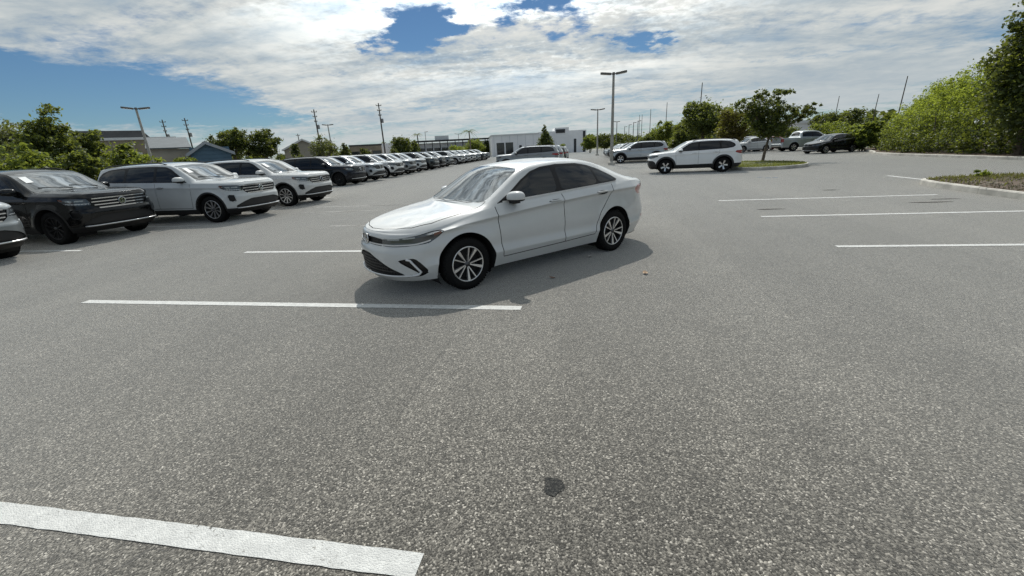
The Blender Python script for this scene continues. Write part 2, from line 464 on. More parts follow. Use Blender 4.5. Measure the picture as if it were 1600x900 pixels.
        for u, col in zip(us, cols):
            vs = []
            for (p, t, rho) in col:
                if u == us[0] or u == us[-1] or rho == 0: p = Vector((p.x, 0 if (rho == 0 or u in (us[0], us[-1])) else p.y, p.z))
                v = bm.verts.new(p); s.par[v] = (u, s.rx(u), rho); vs.append(v)
            g.append(vs)
        typ = [t for (_, t, _) in cols[0]]
        for i in range(len(us)-1):
            for j in range(len(typ)-1):
                q = [g[i][j], g[i][j+1], g[i+1][j+1], g[i+1][j]]
                f = bm.faces.new(q); f.material_index = typ[j+1]; f.smooth = True
        s.bm = bm; bm.verts.index_update(); return s
    def cut(s, fn, patch):
        bm = s.bm; val = {}
        fs = [f for f in bm.faces if f.material_index in patch]
        for f in fs:
            for v in f.verts:
                if v not in val:
                    w = fn(v.co, s.par[v]); val[v] = 0.0 if abs(w) < 2e-5 else w
        ed = set(e for f in fs for e in f.edges); new = 0
        for e in ed:
            a, b = e.verts; va, vb = val.get(a), val.get(b)
            if va is None or vb is None or va*vb >= 0: continue
            t = va/(va-vb)
            if t < .04: val[a] = 0.0; continue
            if t > .96: val[b] = 0.0; continue
            pa, pb = s.par[a], s.par[b]
            e2, v = bmesh.utils.edge_split(e, a, t)
            val[v] = 0.0; s.par[v] = tuple(x+(y-x)*t for x, y in zip(pa, pb)); new += 1
        for f in fs:
            z = [v for v in f.verts if val.get(v, 1) == 0.0]
            if len(z) != 2: 
                if len(z) < 2: continue
            vs = list(f.verts); n = len(vs)
            sg = [val.get(v, 0) for v in vs]
            if not (any(x > 0 for x in sg) and any(x < 0 for x in sg)): continue
            for a in range(len(z)):
                done = False
                for b in range(a+1, len(z)):
                    ia, ib = vs.index(z[a]), vs.index(z[b])
                    if abs(ia-ib) in (1, n-1): continue
                    try: bmesh.utils.face_split(f, z[a], z[b]); done = True
                    except Exception: pass
                    break
                if done: break
    def classify(s, rule, n=None):
        """rule(face centre, mean params, patch) -> region name"""
        reg = {}
        for f in s.bm.faces:
            c = f.calc_center_median(); ps = [s.par[v] for v in f.verts]; k = len(ps)
            pr = tuple(sum(p[i] for p in ps)/k for i in range(3))
            reg.setdefault(rule(c, pr, f.material_index), []).append(f)
        s.reg = reg; s.bm.normal_update()
        s.nrm = {v: v.normal.copy() for v in s.bm.verts}
        return reg
    def part(s, region, mats, both=True, push=0.0, name='part', parent=None, thick=0.0, side=0):
        """mesh object from a region; side 0 joins both halves, +1 left half, -1 right half"""
        fs = []
        for r in (region if isinstance(region, (list, tuple)) else [region]): fs += s.reg.get(r, [])
        if not fs: return None
        vs = []; idx = {}; F_ = []
        def half(sg):
            loc = {}
            for f in fs:
                ids = []
                for v in f.verts:
                    if sg < 0 and abs(v.co.y) < 1e-5 and ('c', v) in idx: ids.append(idx[('c', v)]); continue
                    if v not in loc:
                        p = v.co - s.nrm[v]*push if push else v.co
                        loc[v] = len(vs); vs.append((p.x, p.y*sg, p.z))
                        if abs(v.co.y) < 1e-5: idx[('c', v)] = loc[v]
                    ids.append(loc[v])
                F_.append(ids if sg > 0 else ids[::-1])
        if side >= 0: half(1)
        if side <= 0: half(-1)
        return from_pd(name, vs, F_, mats, parent, True)

def ribbon(sh, pts, w, t, name, mat, parent, out=.0):
    """flat strip following points (p, outward normal)"""
    mb = MB(); n = len(pts); vs = []
    for p, nn in pts:
        for dz in (-w/2, w/2):
            for o in (out, out+t): vs.append(p+nn*o+Vector((0, 0, dz)))
    fs = []
    for i in range(n-1):
        a = i*4; b = a+4
        fs += [(a+1, b+1, b+3, a+3), (a, a+2, b+2, b), (a, b, b+1, a+1), (a+2, a+3, b+3, b+2)]
    fs += [(0, 1, 3, 2), ((n-1)*4, (n-1)*4+2, (n-1)*4+3, (n-1)*4+1)]
    mb.add(vs, fs); return mb.build(name, mat, parent)
def low_line(sh, u0, u1, zf, n=24):
    o = []
    for i in range(n+1):
        u = u0+(u1-u0)*i/n; p = sh.low(u, zf(u)); o.append((p, sh.last_n.copy()))
    return o

def wheel_meshes(kind):
    """tyre, rim and centre-cap meshes; wheel axis on y, outer face towards +y"""
    r, rr, w, style = {'sedan': (.326, .223, .205, 'vpair'), 'atlas': (.385, .262, .245, 'twist'), 'suv': (.355, .236, .225, 'five'), 'truck': (.40, .235, .265, 'five')}[kind]
    h = w/2; t = MB()
    t.lathe([(rr-.004, -h+.02), (rr+.012, -h+.004), (r-.045, -h-.004), (r-.014, -h+.018), (r-.002, -h+.045), (r, 0), (r-.002, h-.045), (r-.014, h-.018), (r-.045, h+.004), (rr+.035, h+.002), (rr+.012, h-.004), (rr-.002, h-.012), (rr-.004, h-.03)], 56)
    for k in range(56):                            # shoulder blocks
        a = 2*pi*k/56
        for sg in (-1, 1):
            M = Matrix.Rotation(-a, 4, 'Y') @ Matrix.Translation((r-.006, sg*(h-.045), 0)); t.box(-.006, .004, -.028, .028, -.011, .011, M)
    rim = MB()
    rim.lathe([(rr-.004, h-.03), (rr+.002, h-.012), (rr-.010, h-.004), (rr-.016, h-.010)], 48)
    sp = MB(); dk = MB()
    dk.lathe([(rr-.016, h-.011), (rr-.030, h-.030), (rr-.034, -h+.03)], 48)  # dark inner barrel and black disc behind the spokes
    dk.lathe([(.0, h-.085), (rr-.03, h-.085)], 40); dk.lathe([(rr-.031, h-.085), (rr-.031, h-.03)], 40)
    R1 = rr-.018
    def spoke(a0, a1, w0, w1, y0, y1, th=.020):
        p0 = Vector((.030*cos(a0), 0, .030*sin(a0))); p1 = Vector((R1*cos(a1), 0, R1*sin(a1)))
        d = (p1-p0).normalized(); n = Vector((-d.z, 0, d.x)); vs = []
        for (p, ww, yy) in ((p0, w0, y0), (p1, w1, y1)):
            for sy in (yy-th, yy): 
                k = 1.0 if sy == yy else 1.35
                vs += [p+n*ww*k*.5+Vector((0, sy, 0)), p-n*ww*k*.5+Vector((0, sy, 0))]
        sp.add(vs, [(2, 6, 7, 3), (0, 1, 5, 4), (0, 4, 6, 2), (1, 3, 7, 5), (4, 5, 7, 6), (0, 2, 3, 1)])
    if style == 'vpair':
        for k in range(5):
            a = 2*pi*k/5+pi/2
            spoke(a-.10, a-.27, .012, .015, h-.030, h-.008); spoke(a+.22, a+.24, .010, .036, h-.030, h-.008)
    elif style == 'twist':
        for k in range(10):
            a = 2*pi*k/10; spoke(a, a+.22, .014, .034, h-.040, h-.012)
    else:
        for k in range(5):
            a = 2*pi*k/5+pi/2; spoke(a-.15, a-.10, .040, .030, h-.036, h-.010); spoke(a+.15, a+.10, .040, .030, h-.036, h-.010)
    cap = MB(); cap.lathe([(.040, h-.075), (.038, h-.034), (.032, h-.024), (.0, h-.022)], 24)
    def me(mb, nm, mats, smooth):
        m = bpy.data.meshes.new(nm); m.from_pydata(mb.v, [], mb.f); m.materials.append(mats); m.update()
        if smooth: m.polygons.foreach_set('use_smooth', [True]*len(m.polygons))
        return m
    al = ALLOY if style != 'dark' else GUN
    return dict(r=r, tyre=me(t, 'tyre', RUBBER, True), rim=me(rim, 'rim', al, True), spokes=me(sp, 'spokes', al, False), dish=me(dk, 'brake_shadow', DARK, False), cap=me(cap, 'hub_cap', GUN, True))
WHEELS = {}
def add_wheel(parent, kind, x, y, z=None, turn=0.0, spin=0.0, alloy=None):
    if kind not in WHEELS: WHEELS[kind] = wheel_meshes(kind)
    w = WHEELS[kind]
    t = bpy.data.objects.new('wheel', w['tyre']); COL.objects.link(t); t.parent = parent
    t.location = (x, y, w['r'] if z is None else z); t.rotation_euler = (0, spin, (0 if y > 0 else pi)+turn)
    for k, nm in (('rim', 'rim'), ('spokes', 'spokes'), ('dish', 'brake_disc'), ('cap', 'hub_cap')):
        o = bpy.data.objects.new(nm, w[k]); COL.objects.link(o); o.parent = t
        if alloy and k in ('rim', 'spokes'):
            o.material_slots[0].link = 'OBJECT'; o.material_slots[0].material = alloy
    return t
def emblem(parent, p, nrm, R, mat=None):
    """ring with a V over a W"""
    mb = MB(); z = Vector((0, 0, 1)); n = nrm.normalized(); a = z.cross(n).normalized(); up = n.cross(a)
    M = Matrix((a, up, n)).transposed().to_4x4(); M.translation = p
    rg = []
    for k in range(33):
        t = 2*pi*k/32; rg.append(M @ Vector((R*.93*cos(t), R*.93*sin(t), .004)))
    mb.tube(rg, R*.085, 6, False)
    def bar(x0, y0, x1, y1):
        d = Vector((x1-x0, y1-y0)); L = d.length; nn = Vector((-d.y, d.x))/L*R*.085
        pl = [(x0+nn.x, y0+nn.y), (x0-nn.x, y0-nn.y), (x1-nn.x, y1-nn.y), (x1+nn.x, y1+nn.y)]
        mb.prism(pl, .0, .008, M)
    s = R
    for sg in (-1, 1):
        bar(sg*.34*s, .84*s, sg*.02*s, .14*s)
        bar(sg*.72*s, .52*s, sg*.36*s, -.74*s); bar(sg*.36*s, -.74*s, sg*.02*s, -.06*s)
    o = mb.build('emblem', mat or CHROME, parent, False)
    bk = MB(); bk.prism([(R*.9*cos(2*pi*k/24), R*.9*sin(2*pi*k/24)) for k in range(24)], -.012, -.001, M)
    bk.build('emblem_plate', GLOSSB, o)
    return o
def make_vehicle(name, sp, pm, wheel, hero=False):
    """builds one vehicle at the origin (rear axle centre, nose towards +x) and returns its Empty"""
    root = empty(name)
    sh = Shell(sp, N=sp.get('N', 110), nt=sp.get('nt', 7), ns=sp.get('ns', 8), nl=sp.get('nl', 3)).build()
    wr, arch = sp['wr'], sp['arch']
    # wheel openings
    def garch(c, p): return min(math.hypot(c.x-w, (c.z-wr)*(1 if c.z > wr else .55)) for w in sp['wheels'])-arch
    sh.cut(garch, (0,))
    dels = [f for f in sh.bm.faces if f.material_index == 0 and garch(f.calc_center_median(), None) < 0]
    bmesh.ops.delete(sh.bm, geom=dels, context='FACES')
    dlo = sdf(sp['dlo']); glasses = [sdf(g) for g in sp['glass']]
    sh.cut(lambda c, p: dlo(c.x, c.z), (1,))
    for g in glasses: sh.cut(lambda c, p, g=g: g(c.x, c.z), (1,))
    doors = [sdf(d) for d in sp['doors']]; sw = sp.get('seam', .005)
    for d in doors:
        sh.cut(lambda c, p, d=d: d(c.x, c.z)-sw, (0,)); sh.cut(lambda c, p, d=d: d(c.x, c.z)+sw, (0,))
    hood = sdf(sp['hood'])
    for k in (-sw, sw): sh.cut(lambda c, p, k=k: hood(c.x, c.y)+k, (1, 2))
    ws = sdf(sp['ws']); rg = sdf(sp['rg'])
    sh.cut(lambda c, p: ws(p[1], p[2]), (1, 2)); sh.cut(lambda c, p: rg(p[1], p[2]), (1, 2))
    fr = [(nm, sdf(pl), mt, ps) for nm, pl, mt, ps in sp['front']]
    for nm, g, mt, ps in fr: sh.cut(lambda c, p, g=g: g(p[0], c.z), (0,))
    tl = sdf(sp['tail'])
    sh.cut(lambda c, p: tl(sh.S-p[0], c.z), (0,))
    clad = sp.get('clad')
    if clad:
        sh.cut(lambda c, p: c.z-clad, (0,)); gc = lambda c: garch(c, None)-sp.get('clad_w', .055)
        sh.cut(lambda c, p: gc(c), (0,))
    bed = sdf(sp['bed']) if 'bed' in sp else None
    if bed: sh.cut(lambda c, p: bed(c.x, c.y), (1, 2))
    def rule(c, p, k):
        if bed and k > 0 and bed(c.x, c.y) < 0: return 'bed'
        if k == 1:
            if dlo(c.x, c.z) < 0:
                for i, g in enumerate(glasses):
                    if g(c.x, c.z) < 0: return 'glass%d' % i
                return 'dlo'
        if k > 0:
            if ws(p[1], p[2]) < 0: return 'ws'
            if rg(p[1], p[2]) < 0: return 'rg'
            h = hood(c.x, c.y)
            if h < -sw: return 'hood'
            if h < sw: return 'seam'
            if c.x < sp['roof_x'][1] and c.x > sp['roof_x'][0] and k == 2: return 'roof'
            return 'body'
        for i in range(len(fr)-1, -1, -1):
            if fr[i][1](p[0], c.z) < 0: return 'f%d' % i
        if tl(sh.S-p[0], c.z) < 0: return 'tail'
        if clad and (c.z < clad or gc(c) < 0): return 'clad'
        for i, d in enumerate(doors):
            v = d(c.x, c.z)
            if v < -sw: return 'door%d' % i
        for d in doors:
            if abs(d(c.x, c.z)) <= sw: return 'seam'
        return 'body'
    sh.classify(rule)
    P = lambda reg, m, nm, par=root, push=0.0, side=0: sh.part(reg, m, name=nm, parent=par, push=push, side=side)
    P('body', pm, 'body'); P('hood', pm, 'hood'); P('roof', pm if not sp.get('roof_mat') else sp['roof_mat'], 'roof'); P('seam', DARK, 'panel_gap', push=.010)
    if clad: P('clad', BLACK, 'cladding', push=-.004)
    if bed: P('bed', BLACK, 'bed_cover', push=.03)
    w_ = P('ws', WSCLEAR if hero else WSGLASS, 'windscreen', push=.002); P('rg', GLASS, 'rear_window', push=.002)
    for sd in (1, -1):
        P('dlo', GLOSSB, 'pillar_trim', side=sd)
        ds = [P('door%d' % i, pm, 'door', side=sd) for i in range(len(doors))]
        for i in range(len(glasses)):
            own = sp['glass_door'][i]
            P('glass%d' % i, GLASS, 'window', par=(ds[own] if own is not None and ds[own] else root), push=.0015, side=sd)
        for (x, z, ln) in sp['handles']:
            mb = MB(); u = sh.u_at_x(x); c = sh.low(u, z); nrm = sh.last_n
            M = Matrix.Translation((c.x, c.y*sd, c.z)); mb2 = MB()
            mb.box(-ln/2, ln/2, -.006 if sd > 0 else -.028, .028 if sd > 0 else .006, -.011, .011, M)
            own = ds[0] if x > sp['bx'] else ds[-1]
            h = mb.build('handle', pm, own); bv = h.modifiers.new('b', 'BEVEL'); bv.width = .008; bv.segments = 2
            mb2.prism([(ln*.62*cos(t*pi/8), .030*sin(t*pi/8)) for t in range(16)], -.001, .001, M @ Matrix.Rotation(pi/2, 4, 'X') @ Matrix.Translation((0, 0, 0)))
            q = mb2.build('handle_shade', DARK, own); q.location = (0, .0025*sd, -.012)  # flat dark oval, shade behind the handle put into its colour
    for i, (nm, g, mt, ps) in enumerate(fr):
        if nm in ('headlight', 'vent', 'fog_vent'):
            for sd in (1, -1): P('f%d' % i, mt, nm, push=ps, side=sd)
        else: P('f%d' % i, mt, nm, push=ps)
    for sd in (1, -1): P('tail', REDL, 'taillight', push=.002, side=sd)
    # wells, floor
    for w in sp['wheels']:
        for sd in (1, -1):
            mb = MB(); yo = sp['well_y']
            mb.lathe([(arch+.012, .42), (arch+.012, yo)], 28, 'y', Matrix.Translation((w, 0, wr)) @ Matrix.Scale(sd, 4, (0, 1, 0)), -.5, pi+.5)
            mb.prism([((arch+.012)*cos(-.35+(pi+.7)*k/20), (arch+.012)*sin(-.35+(pi+.7)*k/20)) for k in range(21)], .40, .42, Matrix.Translation((w, 0, wr)) @ Matrix.Scale(sd, 4, (0, 1, 0)) @ Matrix.Rotation(-pi/2, 4, 'X') @ Matrix.Scale(-1, 4, (0, 1, 0)))
            vs = []; n_ = 30                                          # lip that closes the gap to the body side
            for k in range(n_+1):
                a = -.42+(pi+.84)*k/n_; xx = w+(arch+.004)*cos(a); zz_ = wr+(arch+.004)*sin(a)/(1 if a > 0 and a < pi else .55)
                zz_ = max(zz_, sp['floor_z']); q = sh.low(sh.u_at_x(xx), zz_)
                vs += [(xx, sd*(q.y-.006), zz_), (xx, sd*(q.y-.20), zz_)]
            mb.add(vs, [(2*k, 2*k+1, 2*k+3, 2*k+2) for k in range(n_)])
            mb.build('wheel_well', DARK, root)
    mb = MB(); pl = []
    n = 40; zf = sp['floor_z']
    for k in range(n+1):
        c, nn = sh.frame(sh.S*k/n); q = c+nn*(sh.profile(sh.S*k/n)[-1][0]-.012); pl.append((q.x, q.y))
    pl = pl+[(x, -y) for x, y in pl[-2:0:-1]]
    mid = [(x, max(-.52, min(.52, y))) if min(abs(x-w) for w in sp['wheels']) < arch+.06 else (x, y) for x, y in pl]
    mb.prism(mid, zf, zf+.03); mb.build('underbody', DARK, root)
    for w in sp['wheels']:
        for sd in (1, -1): add_wheel(root, wheel, w, sd*sp['track'], wr, 0, rnd.uniform(0, 6), sp.get('alloy'))
    # mirrors
    mx_, mz = sp['mirror']
    for sd in (1, -1):
        p = sh.side(mx_, .06); bm = bmesh.new(); bmesh.ops.create_uvsphere(bm, u_segments=20, v_segments=12, radius=1)
        sx, sy, szz = sp.get('mirror_size', (.10, .112, .085))
        for v in bm.verts:
            x, y, z = v.co; x = (abs(x)**.75)*(1 if x > 0 else -1); y = (abs(y)**.7)*(1 if y > 0 else -1); z = (abs(z)**.8)*(1 if z > 0 else -1)
            if x < 0: x *= .55
            if z < 0: z *= .55
            v.co = Vector((p.x+.0+x*sx+(-y*.03 if True else 0), sd*(p.y+.092+y*sy), p.z+mz+z*szz))
        lo = [f for f in bm.faces if f.calc_center_median().z < p.z+mz-.012]
        for f in bm.faces: f.smooth = True
        for f in lo: f.material_index = 1
        from_bm('mirror', bm, [pm, BLACK], root, True)
        a = MB(); a.box(-.05, .055, min(sd*(p.y-.03), sd*(p.y+.10)), max(sd*(p.y-.03), sd*(p.y+.10)), p.z+mz-.07, p.z+mz-.03, Matrix.Translation((p.x, 0, 0))); a.build('mirror_arm', BLACK, root)
    root['_t'] = 1; del root['_t']
    return root, sh

# ---------------------------------------------------------------- the sedan
def sedan_spec():
    side = lambda z0, c, w=.0: [(0, 0), (.020+w, z0-.022), (.076+w, c), (.050+w, c-.045), (.076+w, .62), (.064+w, .495), (.092+w, .405), (.068+w, .335), (.02, .215)]
    nose = [(0, 0), (.022, .757), (.036, .725), (.048, .62), (.088, .565), (.092, .48), (.088, .36), (.078, .27), (.02, .205)]
    cnr = [(0, 0), (.018, .757), (.028, .725), (.036, .63), (.070, .575), (.082, .47), (.082, .36), (.074, .27), (.02, .205)]
    tail = [(0, 0), (.030, 1.02), (.045, .94), (.02, .86), (.055, .66), (.075, .58), (.070, .46), (.050, .37), (-.02, .31)]
    sp = dict(
        rail=[(3.535, 0, .778), (3.51, .25, .775), (3.43, .48, .770), (3.27, .655, .772), (3.02, .765, .805), (2.65, .812, .885), (2.25, .822, .958), (1.7, .826, .985), (1.08, .828, 1.012), (.4, .822, 1.042), (-.2, .800, 1.062), (-.62, .745, 1.060), (-.86, .655, 1.048), (-1.01, .44, 1.045), (-1.055, 0, 1.05)],
        prof=[(0, nose), (2, nose), (3, cnr), (4, side(.805, .765, -.006)), (5, side(.885, .82)), (6, side(.955, .855)), (8, side(1.012, .925)), (10, side(1.062, .965)), (11, side(1.06, .965, -.004)), (12, tail), (14, tail)],
        rad=[.02, .02, .006, .03, .06, .03, .012, .02, .02],
        up=[(3.54, .80, .778, .778, 0), (3.47, .80, .795, .800, 0), (3.25, .82, .840, .848, 0), (3.0, .83, .885, .900, 0), (2.65, .83, .942, .962, .0), (2.42, .84, .972, .998, .06), (2.31, .905, .992, 1.018, .15), (2.25, .90, 1.022, 1.05, .16), (2.0, .855, 1.160, 1.195, .17), (1.68, .785, 1.335, 1.385, .16), (1.56, .762, 1.380, 1.432, .12), (1.35, .735, 1.412, 1.465, .04), (.95, .712, 1.432, 1.487, 0), (.55, .698, 1.420, 1.477, 0), (.22, .688, 1.380, 1.440, -.03), (.05, .690, 1.335, 1.398, -.06), (-.15, .697, 1.272, 1.335, -.10), (-.45, .725, 1.165, 1.205, -.13), (-.68, .77, 1.096, 1.122, -.12), (-.76, .79, 1.082, 1.105, -.10), (-.90, .82, 1.072, 1.100, -.06), (-1.0, .85, 1.056, 1.088, -.03), (-1.056, .9, 1.05, 1.05, 0)],
        wheels=(2.686, 0.0), wr=.326, arch=.392, flare=.014, flare_top=.80, N=170, nt=9, ns=9, nl=4, bulge=.016,
        dlo=[(2.16, .998), (1.95, 1.100), (1.7, 1.248), (1.5, 1.340), (1.3, 1.384), (1.0, 1.404), (.6, 1.394), (.36, 1.352), (.15, 1.285), (-.05, 1.190), (-.17, 1.112), (-.10, 1.088), (.4, 1.070), (1.08, 1.040), (1.7, 1.012)],
        glass=[rpoly([(2.02, 1.022), (1.90, 1.095), (1.68, 1.232), (1.48, 1.318), (1.3, 1.356), (1.12, 1.368), (1.13, 1.052), (1.7, 1.026)], 1, .12),
               rpoly([(1.04, 1.370), (.62, 1.362), (.37, 1.330), (.33, 1.300), (.30, 1.088), (1.045, 1.055)], 1, .10),
               rpoly([(.29, 1.300), (.12, 1.245), (-.05, 1.165), (-.12, 1.115), (.26, 1.094)], 1, .10)],
        glass_door=[0, 1, None],
        doors=[[(2.20, 1.2), (2.215, .90), (2.19, .55), (2.165, .33), (1.085, .345), (1.08, 1.2)], [(1.08, 1.2), (1.085, .345), (.47, .36), (.43, .48), (.34, .66), (.18, .82), (.05, .96), (-.02, 1.2)]],
        hood=[(2.46, 0), (2.40, .45), (2.27, .70), (2.45, .735), (2.7, .725), (3.03, .685), (3.24, .60), (3.37, .46), (3.46, .24), (3.495, 0), (3.46, -.24), (3.0, -.6), (2.3, -.6)],
        ws=[(2.28, -1), (2.28, .885), (2.24, .93), (1.67, .92), (1.60, .86), (1.585, -1)],
        rg=[(.08, -1), (.08, .86), (.02, .92), (-.62, .90), (-.67, .82), (-.67, -1)],
        front=[('grille', [(-.1, .634), (-.1, .718), (.16, .716), (.345, .705), (.345, .622), (.16, .624)], GLOSSB, .012),
               ('headlight', rpoly([(.335, .622), (.335, .705), (.55, .715), (.78, .745), (.95, .782), (1.10, .792), (1.02, .715), (.90, .650), (.62, .622)], 1, .15), LAMP, .006),
               ('lower_grille', rpoly([(-.2, .275), (-.2, .535), (.10, .532), (.30, .455), (.55, .335), (.64, .285), (.3, .262)], 1, .15), BLACK, .03),
               ('vent', rpoly([(.545, .468), (.665, .490), (.745, .490), (.80, .43), (.865, .345), (.855, .300), (.79, .272), (.62, .268), (.64, .290), (.755, .300), (.765, .318)], 1, .15), GLOSSB, .018)],
        tail=rpoly([(.10, .86), (.10, .985), (.60, 1.0), (.98, .985), (1.03, .95), (.99, .87), (.90, .825), (.5, .84)], 1, .2),
        roof_x=(-.1, 1.58), handles=[(1.24, .940, .20), (.30, .968, .20)], bx=1.08, well_y=.80, floor_z=.20, track=.775, mirror=(1.93, .055), alloy=None)
    return sp
def make_sedan():
    sp = sedan_spec(); root, sh = make_vehicle('sedan', sp, WHITE, 'sedan', hero=True)
    kids = {}
    for c in root.children: kids.setdefault(c.name.split('.')[0], []).append(c)
    # bright strip under the windows
    for sd in (1, -1):
        pts = []
        for k in range(31):
            x = 2.08-(2.08+.10)*k/30; zs = 1.012+(1.088-1.012)*max(0, (2.08-x)/2.18)**1.05-.009
            S, U, zC, bow = sh.upper(sh.u_at_x(x)); f = (zs-S.z)/(U.z-S.z); q = sh.side(x, f)
            pts.append((Vector((q.x, q.y*sd, q.z)), Vector((0, sd, .25)).normalized()))
        ribbon(sh, pts, .021, .007, 'window_strip', TRIM, root, -.001)
    # light strip under grille and lamps
    zf = lambda u: .638+.012*max(0, (abs(u)-.5)/.45)+.055*max(0, (abs(u)-.72)/.28)**1.5
    ribbon(sh, low_line(sh, -.93, .93, zf, 60), .015, .010, 'grille_strip', TRIM, root, -.008)
    for sd in (1, -1):
        hl = kids['headlight'][0 if sd > 0 else 1]
        ribbon(sh, low_line(sh, sd*.36, sd*.96, lambda u: .655+.012*max(0, (abs(u)-.5)/.45)+.055*max(0, (abs(u)-.70)/.28)**1.5, 24), .014, .004, 'led_bar', LAMPLED, hl, -.012)
        for u0, u1, z0 in ((.42, .58, .692), (.62, .76, .706)):
            ribbon(sh, low_line(sh, sd*u0, sd*u1, lambda u: z0+.05*(abs(u)-u0), 8), .036, .003, 'lamp_module', simple('lamp_module', (.30, .34, .37), .2, .6, coat=1), hl, -.009)
        ribbon(sh, low_line(sh, sd*.97, sd*1.055, lambda u: .748+.26*(abs(u)-.97), 6), .030, .004, 'side_marker', AMBER, hl, -.006)
        # C-shaped trim in the corner vent
        pl = [(.650, .480), (.69, .470), (.755, .375), (.79, .325), (.765, .296), (.70, .284)]
        vt = kids['vent'][0 if sd > 0 else 1]; q = []
        for (a, b), (c, d) in zip(pl, pl[1:]):
            for k in range(4): q.append((a+(c-a)*k/4, b+(d-b)*k/4))
        q.append(pl[-1]); mb = MB(); mb.tube([sh.low(sd*u, z, .004) for u, z in q], .014, 6); mb.build('vent_trim', TRIM, vt, True)
    lip = MB(); lip.tube([sh.low(u, .266+.018*min(1, abs(u)/.7), .006) for u in [(-.72+1.44*k/40) for k in range(41)]], .011, 6); lip.build('bumper_strip', TRIM, root, True)
    lg = kids['lower_grille'][0]                                   # mesh of the lower intake
    mb = MB()
    for k in range(7):
        z = .29+.038*k; um = max(.04, .62-(z-.28)*2.35)
        if z > .525: continue
        mb.tube([sh.low(-um+2*um*j/24, z, -.016) for j in range(25)], .0055, 4, False)
    for k in range(-15, 16):
        u = k*.04; zt = min(.53, .535-max(0, abs(u)-.1)*.52)
        for sl_ in (-.05, .05): mb.tube([sh.low(u+sl_*(z-.4)*2, z, -.018) for z in (.27, (.27+zt)/2, zt)], .004, 4, False)
    mb.build('intake_mesh', simple('intake_mesh', (.03, .03, .03), .4), lg)
    emblem(root, Vector((sh.low(0, .685, .014))), Vector((1, 0, .05)), .062)
    gb = MB()
    for z in (.655, .675, .695): gb.tube([sh.low(-.33+.66*j/24, z, -.008) for j in range(25)], .0035, 4, False)
    gb.build('grille_bar', BLACK, kids['grille'][0])
    # sill crease and rear skirt
    for sd in (1, -1):
        ribbon(sh, low_line(sh, sd*(sh.S-.78), sd*(sh.S-.62), lambda u: .47, 6), .045, .004, 'reflector', REDL, root, -.001)
    # cabin: dashboard, wheel, seats, headliner
    cb = MB(); pl = [(sh.side(x, .02).x, sh.side(x, .02).y-.05) for x in (2.2, 1.9, 1.4, .8, .2, -.3)]
    cb.prism(pl+[(x, -y) for x, y in pl[::-1]], .60, .62); cb.build('cabin_floor', CABIN, root)
    d = MB(); d.add(*dash_mesh()); d.build('dashboard', CABIN, root, True)
    st = MB(); M = Matrix.Translation((1.62, .36, .98)) @ Matrix.Rotation(radians(-65), 4, 'Y')
    st.tube([M @ Vector((.18*cos(2*pi*k/24), .18*sin(2*pi*k/24), 0)) for k in range(25)], .015, 6, False); st.box(-.02, .02, -.17, .17, -.01, .01, M); st.build('steering_wheel', BLACK, root, True)
    for (x, y) in ((1.05, .36), (1.05, -.36), (.34, .36), (.34, -.36)):
        s_ = seat_mesh(); o = s_.build('seat', SEAT, root, True); o.location = (x, y, .60 if x > .5 else .50); b = o.modifiers.new('b', 'BEVEL'); b.width = .04; b.segments = 3
    hl = sh.part(['roof', 'rg'], HEADLINER, push=.035, name='headliner', parent=root)
    for sd in (1, -1): sh.part(['body'], CABIN, push=.03, name='cabin_lining', parent=root, side=sd) if False else None
    pl_ = MB(); pl_.box(-1.135, -1.125, -.26, .26, .70, .83); pl_.build('licence_plate', PAPER, root)
    return root, sh
def dash_mesh():
    vs = []; fs = []; prof = [(2.30, .90), (2.22, .985), (2.02, 1.0), (1.86, .985), (1.78, .93), (1.76, .62)]
    for x, z in prof:
        for k in range(9):
            y = -.66+1.32*k/8; vs.append((x-.12*(y/.66)**2, y, z+(.03*exp(-((y-.36)/.16)**2) if 1.8 < x < 2.1 else 0)))
    for i in range(len(prof)-1):
        for k in range(8): fs.append((i*9+k, i*9+k+1, (i+1)*9+k+1, (i+1)*9+k))
    return vs, fs
def seat_mesh():
    m = MB(); m.box(-.05, .45, -.24, .24, 0, .14)
    M = Matrix.Rotation(radians(-18), 4, 'Y'); m.box(-.12, .02, -.24, .24, .02, .56, M); m.box(-.10, -.01, -.13, .13, .60, .76, M)
    return m
